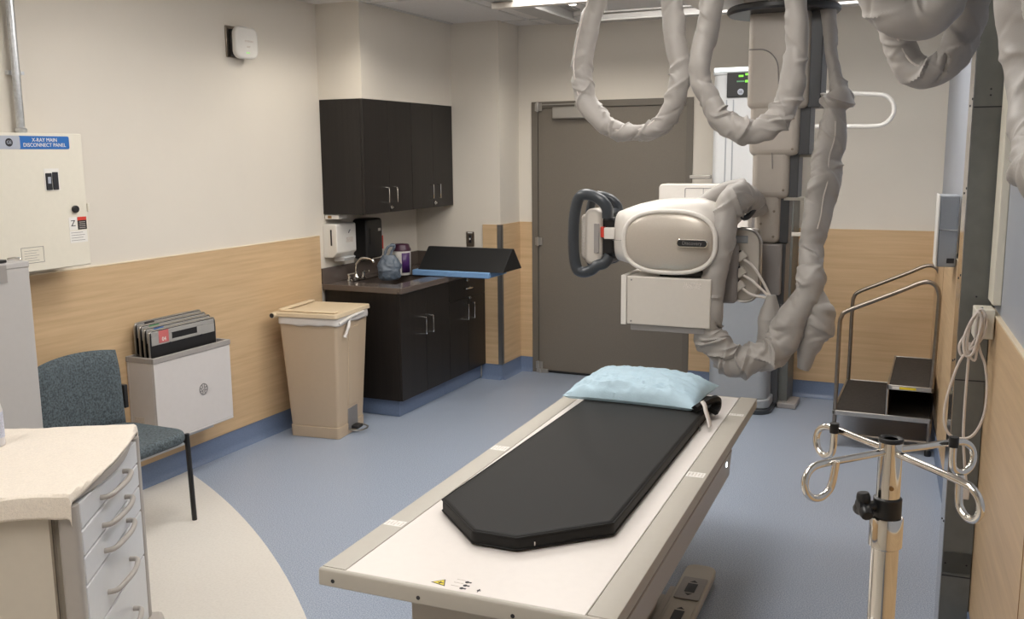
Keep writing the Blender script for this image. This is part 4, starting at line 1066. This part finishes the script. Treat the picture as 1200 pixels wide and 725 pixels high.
for i in range(5):
    z1, z0 = zb[i], zb[i+1]
    dr = B('drawer', 'cartwhite', KC, -.03, .004, -CWd+.030, CWd-.030, z0+.003, z1-.003, .004)
    zh = [.745, .655, .572, .435, .255][i]
    m = MB(); m.tube([(.002, -.125, zh), (.028, -.118, zh+.002), (.042, -.08, zh+.006), (.052, 0, zh+.010), (.042, .08, zh+.006), (.028, .118, zh+.002), (.002, .125, zh)], .0085, 10, smooth=5); m.build('bow_handle', 'cartgrey', dr)
for sx in (-DEP+.05, -.01):
    for s in (-1, 1):
        w = MB().cyl((sx, s*(CWd-.02)-.012, .035), .035, .024, 'y', 20).build('caster', 'inkgrey', KC)
        B('caster_fork', 'steel', w, sx-.02, sx+.02, s*(CWd-.02)-.018, s*(CWd-.02)+.018, .045, .077, .004)
MB().box(.03, .10, CWd-.02, CWd+.02, .05, .062).build('brake_pedal', 'darksteel', KC, .004)
# towel draped on top
def towel():
    m = MB(); nx, ny = 90, 110
    x0, x1, yA, yB = -DEP-.02, .045, -CWd-.085, CWd+.055
    v = []; f = []
    for j in range(ny+1):
        q = j/ny; y = yA+(yB-yA)*q
        for i in range(nx+1):
            p = i/nx
            qq = max(0, min(1, (y+CWd)/(2*CWd)))
            xe = -.018+.050*sin(pi*qq)                     # top's bowed front edge
            xmax = xe+.030-.028*sin(pi*qq)+.004*noise.noise(Vector((y*9, 0, 2)))
            x = x0+(xmax-x0)*p
            ye = y+.012*noise.noise(Vector((x*5, q*2, 5)))*(1 if q < .5 else .7)
            over = max(0, x-xe-.001)
            oy = max(0, -CWd-.012-ye)
            oy2 = max(0, ye-CWd-.012)
            z = .0015+.003*(noise.noise(Vector((x*7, y*7, 0)))+.5)+.0012*noise.noise(Vector((x*30, y*30, 0)))
            yy = ye
            if oy > 0:
                yy = -CWd-.012-min(oy, .012)-.10*max(0, oy-.012); z -= max(0, oy-.006)*(1.0+.12*noise.noise(Vector((x*6, 1, 1))))
            if oy2 > 0:
                yy = CWd+.012+min(oy2, .012); z -= max(0, oy2-.008)
            xx = x
            if over > 0:
                xx = xe+.001+min(over, .010)+.2*max(0, over-.010); z -= max(0, over-.006)*1.1
            v.append((xx, yy, .834+z))
    for j in range(ny):
        for i in range(nx): a = j*(nx+1)+i; f.append((a, a+1, a+nx+2, a+nx+1))
    return m.add(v, f)
TWL = towel().build('towel', 'towel', None, solid=.006)
TWL.location = (mid.x, mid.y, .003); TWL.rotation_euler = (0, 0, atan2(.523, .852))
tag(TWL, 'cream terry towel draped over the top of the drawer cart', 'towel')
# bottle
BT = thing('spray_bottle', 'clear printed plastic bottle with violet cap standing on the towel at the left edge', 'bottle', (1.085, 2.045, .844))
MB().lathe([(.026, 0), (.030, .004), (.030, .12), (.024, .145), (.014, .152), (.014, .158)], 24).build('bottle_body', 'bottle', BT)
MB().lathe([(.020, .156), (.020, .185), (.016, .190)], 20).build('bottle_cap', 'violet', BT)
MB().lathe([(.0305, .03), (.0306, .115)], 24).build('printed_label', 'labelblue', BT)

# ---------------------------------------------------------------- grey locker at left
LK = thing('equipment_cabinet', 'tall light grey metal cabinet at the left edge in front of the chair', 'cabinet', (.30, 2.31, 0))
B('cabinet_shell', 'lockergrey', LK, -.28, .30, -.31, .306, .02, 1.355, .003)
B('cabinet_lid', 'lockergrey', LK, -.282, .302, -.312, .308, 1.355, 1.378, .003)
B('plinth', 'inkgrey', LK, -.26, .28, -.29, .29, 0, .02)
B('grey_sticker', 'bingrey', LK, .3022, .303, .10, .205, 1.305, 1.372)
TPE = thing('black_device', 'flat black device lying on top of the grey cabinet', 'device', (.50, 2.47, 1.380))
B('device_body', 'black', TPE, -.08, .09, -.12, .06, 0, .012, .003); B('device_block', 'black', TPE, -.06, .06, -.10, .02, .012, .045, .008)
KY = MB().tube([(.555, 2.56, 1.388), (.575, 2.575, 1.392), (.59, 2.59, 1.388), (.575, 2.60, 1.386)], .006, 8).build('metal_clip', 'chrome', None); tag(KY, 'small shiny metal clip at the corner of the grey cabinet top', 'clip')

# ---------------------------------------------------------------- disconnect panel, conduit
DP = thing('disconnect_panel', 'large off-white electrical panel with blue sign on the left wall', 'electrical panel', (0, 2.98, 1.28))
B('panel_box', 'panelwhite', DP, .0135, .16, -.30, .31, .0, .60, .004)
dr = B('panel_door', 'panelwhite', DP, .161, .178, -.305, .315, -.005, .610, .004)
sg = MB().extr(rrect(.375, .058, .008, 4, .055, .568), 'x', .178, .1795).build('sign_plate', 'signblue', DP)
MB().extr(rrect(.115, .058, .008, 4, -.075, .568), 'x', .1790, .1801).build('sign_logo_field', 'signsilver', sg)
text('sign_lettering', 'X-RAY MAIN', .0235, 'paper', sg, (.1802, .11, .579), FACE_X)
text('sign_lettering', 'DISCONNECT PANEL', .0235, 'paper', sg, (.1802, .11, .5565), FACE_X)
m = MB(); m.cyl((.180, -.072, .568), .018, .0012, 'x', 24); lg = m.build('logo_disc', 'ink', sg)
text('logo_letters', 'GE', .020, 'signsilver', lg, (.1815, -.072, .568), FACE_X)
sw = B('breaker_window', 'paper', DP, .178, .1795, .092, .172, .352, .452); B('breaker_toggle', 'ink', sw, .1795, .186, .098, .128, .356, .432, .002); B('breaker_toggle', 'ink', sw, .1795, .184, .134, .164, .356, .436, .002)
B('toggle_mark', 'signsilver', sw, .186, .187, .105, .12, .385, .415)
MB().cyl((.178, .243, .262), .017, .014, 'x', 20).build('panel_knob', 'black', DP, .002)
B('door_catch', 'panelwhite', DP, .158, .184, .315, .327, .245, .285, .003)
st1 = B('shock_label', 'paper', DP, .178, .1788, .205, .25, .165, .225); text('bolt_mark', 'Z', .04, 'ink', st1, (.1790, .228, .195), FACE_X)
st2 = B('danger_label', 'black', DP, .178, .1788, .254, .305, .165, .222); B('danger_header', 'redhot', st2, .1788, .1792, .254, .305, .208, .224)
m = MB()
for k in range(4): m.box(.1788, .1791, .262, .297, .172+.009*k, .174+.009*k)
m.build('fine_print', 'labelgrey', st2)
st3 = B('paper_label', 'paper', DP, .178, .1788, .205, .305, .105, .160)
m = MB()
for k in range(4): m.box(.1788, .1791, .212, .290-.01*(k % 2), .115+.012*k, .117+.012*k)
m.build('fine_print', 'inkgrey', st3)
m = MB(); m.tube([(.1788, -.06, .035), (.1788, .055, .035), (.1788, .055, .105), (.1788, -.06, .105)], .0012, 5, True, smooth=1); o_ = m.build('outlined_label', 'inkgrey', DP)
m = MB()
for k in range(5): m.box(.178, .1785, -.045+.0*k, .03-.012*(k % 2), .045+.011*k, .0465+.011*k)
m.build('fine_print', 'inkgrey', o_)
CD = thing('conduit', 'galvanised conduit pipe running up the left wall from the panel', 'pipe', (.035, 3.09, 1.86))
MB().cyl((0, 0, .03), .0175, H-1.89, 'z', 20).build('pipe', 'galv', CD)
MB().lathe([(.025, .0), (.025, .03), (.022, .034), (.026, .04), (.026, .052), (.019, .058)], 20).build('coupling', 'galv', CD)
m = MB(); m.lathe([(.0205, 0), (.0205, .022)], 20, (0, 0, .29)); m.box(-.034, -.012, -.028, .034, .292, .310); m.box(-.006, .004, .018, .04, .294, .308)
m.build('pipe_clamp', 'galv', CD)

# ---------------------------------------------------------------- wall device
AP = thing('wall_device', 'white rounded wireless device on a dark bracket high on the left wall', 'device', (0, 4.62, 2.44))
B('wall_bracket', 'darksteel', AP, .0005, .012, -.085, .03, -.085, .095, .002)
B('bracket_back', 'black', AP, .012, .045, -.06, .07, -.08, .075, .004)
m = MB(); m.T = Matrix.Translation((.062, .015, 0)) @ Matrix.Rotation(radians(-8), 4, 'Z'); m.extr(rrect(.175, .185, .045, 6), 'x', -.018, .022); m.build('device_shell', 'white', AP, .014, seg=4)
M['white2'] = M['white']
lab = m = MB(); m.T = Matrix.Translation((.062, .015, 0)) @ Matrix.Rotation(radians(-8), 4, 'Z'); m.box(.0218, .0224, -.02, .045, .004, .014).box(.0218, .0224, -.005, .020, -.028, -.018); m.build('printed_mark', 'labelgrey', AP)
m = MB(); m.T = Matrix.Translation((.062, .015, 0)) @ Matrix.Rotation(radians(-8), 4, 'Z'); m.box(.0218, .0228, -.008, -.002, -.062, -.054).box(.0218, .0228, .006, .012, -.062, -.054); m.build('status_lamp', 'ledgreen', AP)

# ---------------------------------------------------------------- step stool
SX0, SX1, SXm = 3.345, 3.90, 3.645
ST = thing('step_stool', 'two-step steel stool with twin handrails standing in the right back corner', 'step stool', (3.62, 6.30, 0))
ox, oy = 3.62, 6.30
YA, YB = 5.90, 6.78
def SB(name, mat, x0, x1, y0_, y1_, z0, z1, bevel=0, parent=None): return B(name, mat, parent or ST, x0-ox, x1-ox, y0_-oy, y1_-oy, z0, z1, bevel)
SB('lower_tread', 'rubber', SX0+.012, SX1-.012, YA+.012, YB-.012, .205, .222)
SB('upper_tread', 'rubber', SXm+.012, SX1-.012, YA+.012, YB-.012, .392, .408)
def fr(name, x0, x1, z):
    m = MB(); m.box(x0-ox, x1-ox, YA-oy, YA+.012-oy, z-.028, z).box(x0-ox, x1-ox, YB-.012-oy, YB-oy, z-.028, z).box(x0-ox, x0+.012-ox, YA-oy, YB-oy, z-.028, z).box(x1-.012-ox, x1-ox, YA-oy, YB-oy, z-.028, z)
    return m.build(name, 'steel', ST, .002)
fr('tread_frame', SX0, SX1, .226); fr('tread_frame', SXm, SX1, .412)
SB('back_panel', 'rubber', SXm+.01, SX1-.012, YB-.02, YB-.012, .226, .388)
SB('riser_panel', 'rubber', SXm+.002, SXm+.010, YA+.01, YB-.01, .226, .388)
SB('yellow_label', 'yellow', SXm+.07, SXm+.16, YA-.0015, YA, .390, .404)
SB('white_label', 'paper', SXm+.03, SXm+.069, YA-.0015, YA, .390, .404)
for (x, yy) in ((SXm+.006, YA+.008), (SXm+.006, YB-.008)): MB().cyl((x-ox, yy-oy, .226), .007, .16, 'z', 10).build('post', 'steel', ST)
for yy in (YA+.012, YB-.012):
    for x in (SX0+.014, SX1-.012):
        lg_ = MB().cyl((x-ox, yy-oy, .02), .0125, .19, 'z', 12).build('leg', 'darksteel', ST)
        MB().lathe([(.019, 0), (.019, .025), (.014, .035)], 14, (x-ox, yy-oy, 0)).build('rubber_foot', 'black', lg_)
    P = [(SX0+.014, yy, .21), (SX0+.016, yy, .45), (SX0+.018, yy, .74), (SX0+.026, yy, .80), (SX0+.055, yy, .836), (SX0+.20, yy, .905), (SX0+.35, yy, .975), (SX0+.44, yy, 1.020), (SX0+.49, yy, 1.032), (SX0+.53, yy, 1.012), (SX0+.55, yy, .965), (SX0+.552, yy, .90), (SX0+.548, yy, .60), (SX0+.543, yy, .39)]
    MB().tube([(p[0]-ox, p[1]-oy, p[2]) for p in P], .0125, 12, smooth=5).build('handrail', 'darksteel', ST)
MB().tube([(SX0+.014-ox, YA+.012-oy, .08), (SX1-.012-ox, YA+.012-oy, .08)], .009, 8).build('stretcher', 'darksteel', ST)
MB().tube([(SX0+.014-ox, YB-.012-oy, .08), (SX1-.012-ox, YB-.012-oy, .08)], .009, 8).build('stretcher', 'darksteel', ST)

# ---------------------------------------------------------------- duct column on the right wall
skew = atan2(-.0577, 1)
def rw(y): return rwx(y)
yC = 3.62
DC = thing('wall_duct', 'tall grey sheet metal duct running floor to ceiling on the right wall', 'duct', (rw(yC)-.001, yC, 0), -skew*1.0)
DC.rotation_euler = (0, 0, -atan2(-.0577, 1)*1.0)
B('duct_body', 'ducting', DC, -.110, -.0135, 0, .17, 0.0, H-.008, .001)
B('duct_side', 'ductside', DC, -.1125, -.1102, .0, .172, 0.002, H-.01)
for zz in (.25, .98, 1.92): B('duct_joint', 'ink', DC, -.109, -.0145, -.0012, .0, zz, zz+.004)
for zz in (.36, .27): B('joint_plate', 'ducting', DC, -.108, -.016, -.003, -.0, .265, .345, .001)
for (x, z) in ((-.062, .52), (-.06, 1.28), (-.10, .30), (-.03, .30), (-.06, 1.98), (-.06, 1.96)):
    MB().cyl((x, -.0035, z), .0032, .004, 'y', 10).build('rivet', 'ink', DC)
for z in (.45, .75, 1.05, 1.35, 1.65, 1.95, 2.2):
    MB().cyl((-.1145, .02, z), .004, .003, 'x', 10).cyl((-.1145, .10, z-.02), .004, .003, 'x', 10).build('rivet', 'ink', DC)
RC = MB().box(-.026, -.0, -.16, -.012, 1.275, H-.004).build('surface_raceway', 'panelwhite', None, .003); RC.location = (rw(3.62), 3.62, 0); RC.rotation_euler = (0, 0, -atan2(-.0577, 1)); tag(RC, 'narrow cream raceway strip running up the wall beside the grey duct', 'raceway')
HB = thing('hook_box', 'small cream wall box holding the coiled white cable', 'box', (rw(3.50), 3.50, 1.125), .0577)
B('box_body', 'panelwhite', HB, -.075, -.0155, -.04, .06, .035, .135, .004)
MB().tube([(-.05, -.04, .12), (-.055, -.07, .115), (-.06, -.085, .13), (-.06, -.082, .15)], .004, 8).build('hook', 'chrome', HB)
# coiled cable: loops hung on the hook, and a straight drop with a plug
def cpt(px, z, y): return (px, y, z)
CB2 = thing('coiled_cable', 'coiled ivory cable with plug hanging on the right wall duct', 'cable', (4.01, 3.42, 1.2))
def loopc(w, top, bot, cx_, yy, lean, nn=26, ph=0.0):
    P = []
    for i in range(nn):
        a = 2*pi*i/nn+ph; t = (1-cos(a))/2
        z = top-(top-bot)*t
        wd = w*sin(a)*(.45+.75*t)
        P.append((cx_-4.01+lean*t+wd, yy-3.42+.012*sin(a*2+top*9), z-1.2))
    return P
LO = [[(4.024, 3.42, 1.262), (4.040, 3.42, 1.235), (4.038, 3.42, 1.19), (4.020, 3.42, 1.150), (3.978, 3.42, 1.104), (3.952, 3.42, 1.023), (3.936, 3.42, .933), (3.939, 3.42, .865), (3.965, 3.42, .828), (4.02, 3.42, .834), (4.052, 3.42, .902), (4.058, 3.42, .99), (4.048, 3.42, 1.076), (4.028, 3.42, 1.131), (4.012, 3.42, 1.20)],
      [(4.018, 3.43, 1.262), (4.003, 3.43, 1.232), (3.984, 3.43, 1.183), (3.966, 3.43, 1.138), (3.978, 3.43, 1.105), (4.002, 3.43, 1.141), (4.026, 3.43, 1.20), (4.032, 3.43, 1.24)],
      [(4.022, 3.41, 1.268), (4.008, 3.41, 1.25), (3.992, 3.41, 1.20), (3.990, 3.41, 1.13), (4.014, 3.41, 1.096), (4.020, 3.41, 1.146), (4.030, 3.41, 1.215), (4.034, 3.41, 1.25)],
      [(4.015, 3.40, 1.258), (3.996, 3.40, 1.23), (3.978, 3.40, 1.17), (3.985, 3.40, 1.115), (4.006, 3.40, 1.12), (4.018, 3.40, 1.17), (4.026, 3.40, 1.23)]]
for P in LO:
    MB().tube([(p[0]-4.01, p[1]-3.42, p[2]-1.2) for p in P], .0045, 8, True, smooth=5).build('cable_loop', 'cable', CB2)
MB().tube([(-.012, .02, -.05), (-.014, .02, -.19), (-.013, .02, -.355), (-.003, .02, -.46), (.006, .02, -.53)], .0045, 8, smooth=5).build('cable_drop', 'cable', CB2)
B('cable_plug', 'cable', CB2, -.004, .018, .008, .030, -.59, -.53, .004)
# grey control box on the right wall, further back
GB = thing('control_box', 'pale grey slim control box on the right wall above the step stool', 'control box', (rw(5.26), 5.26, 1.195), .0577)
B('box_body', 'standgrey', GB, -.104, -.016, 0.0, .22, 0, .36, .006)
B('box_side', 'white', GB, -.113, -.1045, -.002, .222, -.002, .362, .003)
B('key_slot', 'ink', GB, -.060, -.025, -.003, .0, .02, .045, .002)
B('paper_edge', 'chrome', GB, -.10, -.02, -.004, .0, .185, .190)
# ---------------------------------------------------------------- IV pole
IV = thing('iv_pole', 'chrome four hook IV pole with black clamp knob standing in the right foreground', 'IV pole', (3.849, 1.30, 0))
MB().cyl((0, 0, 1.300), .0150, .108, 'z', 32).build('upper_tube', 'chrome', IV)
MB().lathe([(.0152, 1.404), (.0158, 1.405), (.0158, 1.4075), (.0148, 1.4095), (.011, 1.4095), (.009, 1.408)], 32).build('end_cap', 'black', IV)
MB().lathe([(.0152, 1.302), (.0182, 1.302), (.0182, 1.327), (.0152, 1.329)], 32).build('black_collar', 'black', IV)
MB().lathe([(.0176, 1.258), (.0212, 1.261), (.0212, 1.299), (.0200, 1.3015), (.0152, 1.3015)], 32).build('lock_collar', 'chrome', IV)
MB().cyl((0, 0, .06), .0175, 1.205, 'z', 32).build('lower_tube', 'chrome', IV)
ka = radians(206); kx, ky = cos(ka), sin(ka)
def K(r, t, z): return (kx*r-ky*t, ky*r+kx*t, 1.316+z)
kn = MB().tube([K(.014, 0, 0), K(.024, 0, 0), K(.034, 0, 0)], .007, 12, smooth=2)
for a in (95, 215, 335):
    ca, sa = cos(radians(a)), sin(radians(a))
    kn.tube([K(.031, 0, 0), K(.032, ca*.009, sa*.009), K(.033, ca*.0185, sa*.0185)], .008, 12, smooth=4, rfun=lambda t, q, p: .0062+.0032*sin(pi*min(1, t*.9)))
kn.tube([K(.026, 0, 0), K(.033, 0, 0), K(.040, 0, 0)], .0095, 14, smooth=2)
kn.build('clamp_knob', 'black', IV)
B('tape_label', 'steel', IV, -.0155, -.005, -.0178, -.012, 1.10, 1.16)
MB().cyl((.0045, -.0160, 1.345), .0030, .003, 'y', 12).build('small_screw', 'amber', IV)
zt = 1.392
for (adeg, R_, nm) in ((-128.7, .150, 'A'), (137.3, .140, 'B'), (-49.7, .160, 'C'), (42.0, .135, 'D')):
    a = radians(adeg); dx, dy = cos(a), sin(a); rr_ = .0205
    P = [(dx*.008, dy*.008, zt), (dx*.05, dy*.05, zt), (dx*(R_-rr_-.01), dy*(R_-rr_-.01), zt+.001)]
    cxr = R_-rr_; czr = zt-.021
    # hook: goes outward, down and curls back up towards the pole
    for q in (60, 20, -20, -60, -100, -140, -170):
        P.append((dx*(cxr+rr_*cos(radians(q))), dy*(cxr+rr_*cos(radians(q))), czr+.0205*sin(radians(q))))
    P.append((dx*(cxr-rr_-.002), dy*(cxr-rr_-.002), czr+.012)); P.append((dx*(cxr-rr_-.003), dy*(cxr-rr_-.003), czr+.026))
    off = Vector((-dy, dx, 0))*(-.012 if nm == 'D' else .009)
    Q = []
    for i, p in enumerate(P):
        t = max(0, i-3)/(len(P)-4); Q.append((p[0]+off.x*t, p[1]+off.y*t, p[2]))
    hk = MB().tube(Q, .0047, 14, smooth=5).build('hook_arm', 'chrome', IV)
    if nm in 'BD':
        e = Vector(Q[-1]); MB().cyl((e.x, e.y, e.z-.006), .0064, .014, 'z', 12).build('rubber_tip', 'black', hk)
MB().lathe([(.03, .055), (.035, .06), (.035, .09), (.02, .10)], 24).build('base_hub', 'chrome', IV)
for k in range(5):
    a = radians(72*k+50); dx, dy = cos(a), sin(a)
    lg_ = MB().tube([(dx*.02, dy*.02, .075), (dx*.12, dy*.12, .07), (dx*.24, dy*.24, .055)], .010, 10, smooth=4).build('base_leg', 'chrome', IV)
    MB().cyl((dx*.235-.012*dy*0-.009, dy*.235-.009, .0), .0, .0)
    MB().lathe([(.006, .0), (.020, .004), (.022, .02), (.020, .036), (.008, .045)], 16, (dx*.235, dy*.235, 0)).build('caster', 'black', lg_)
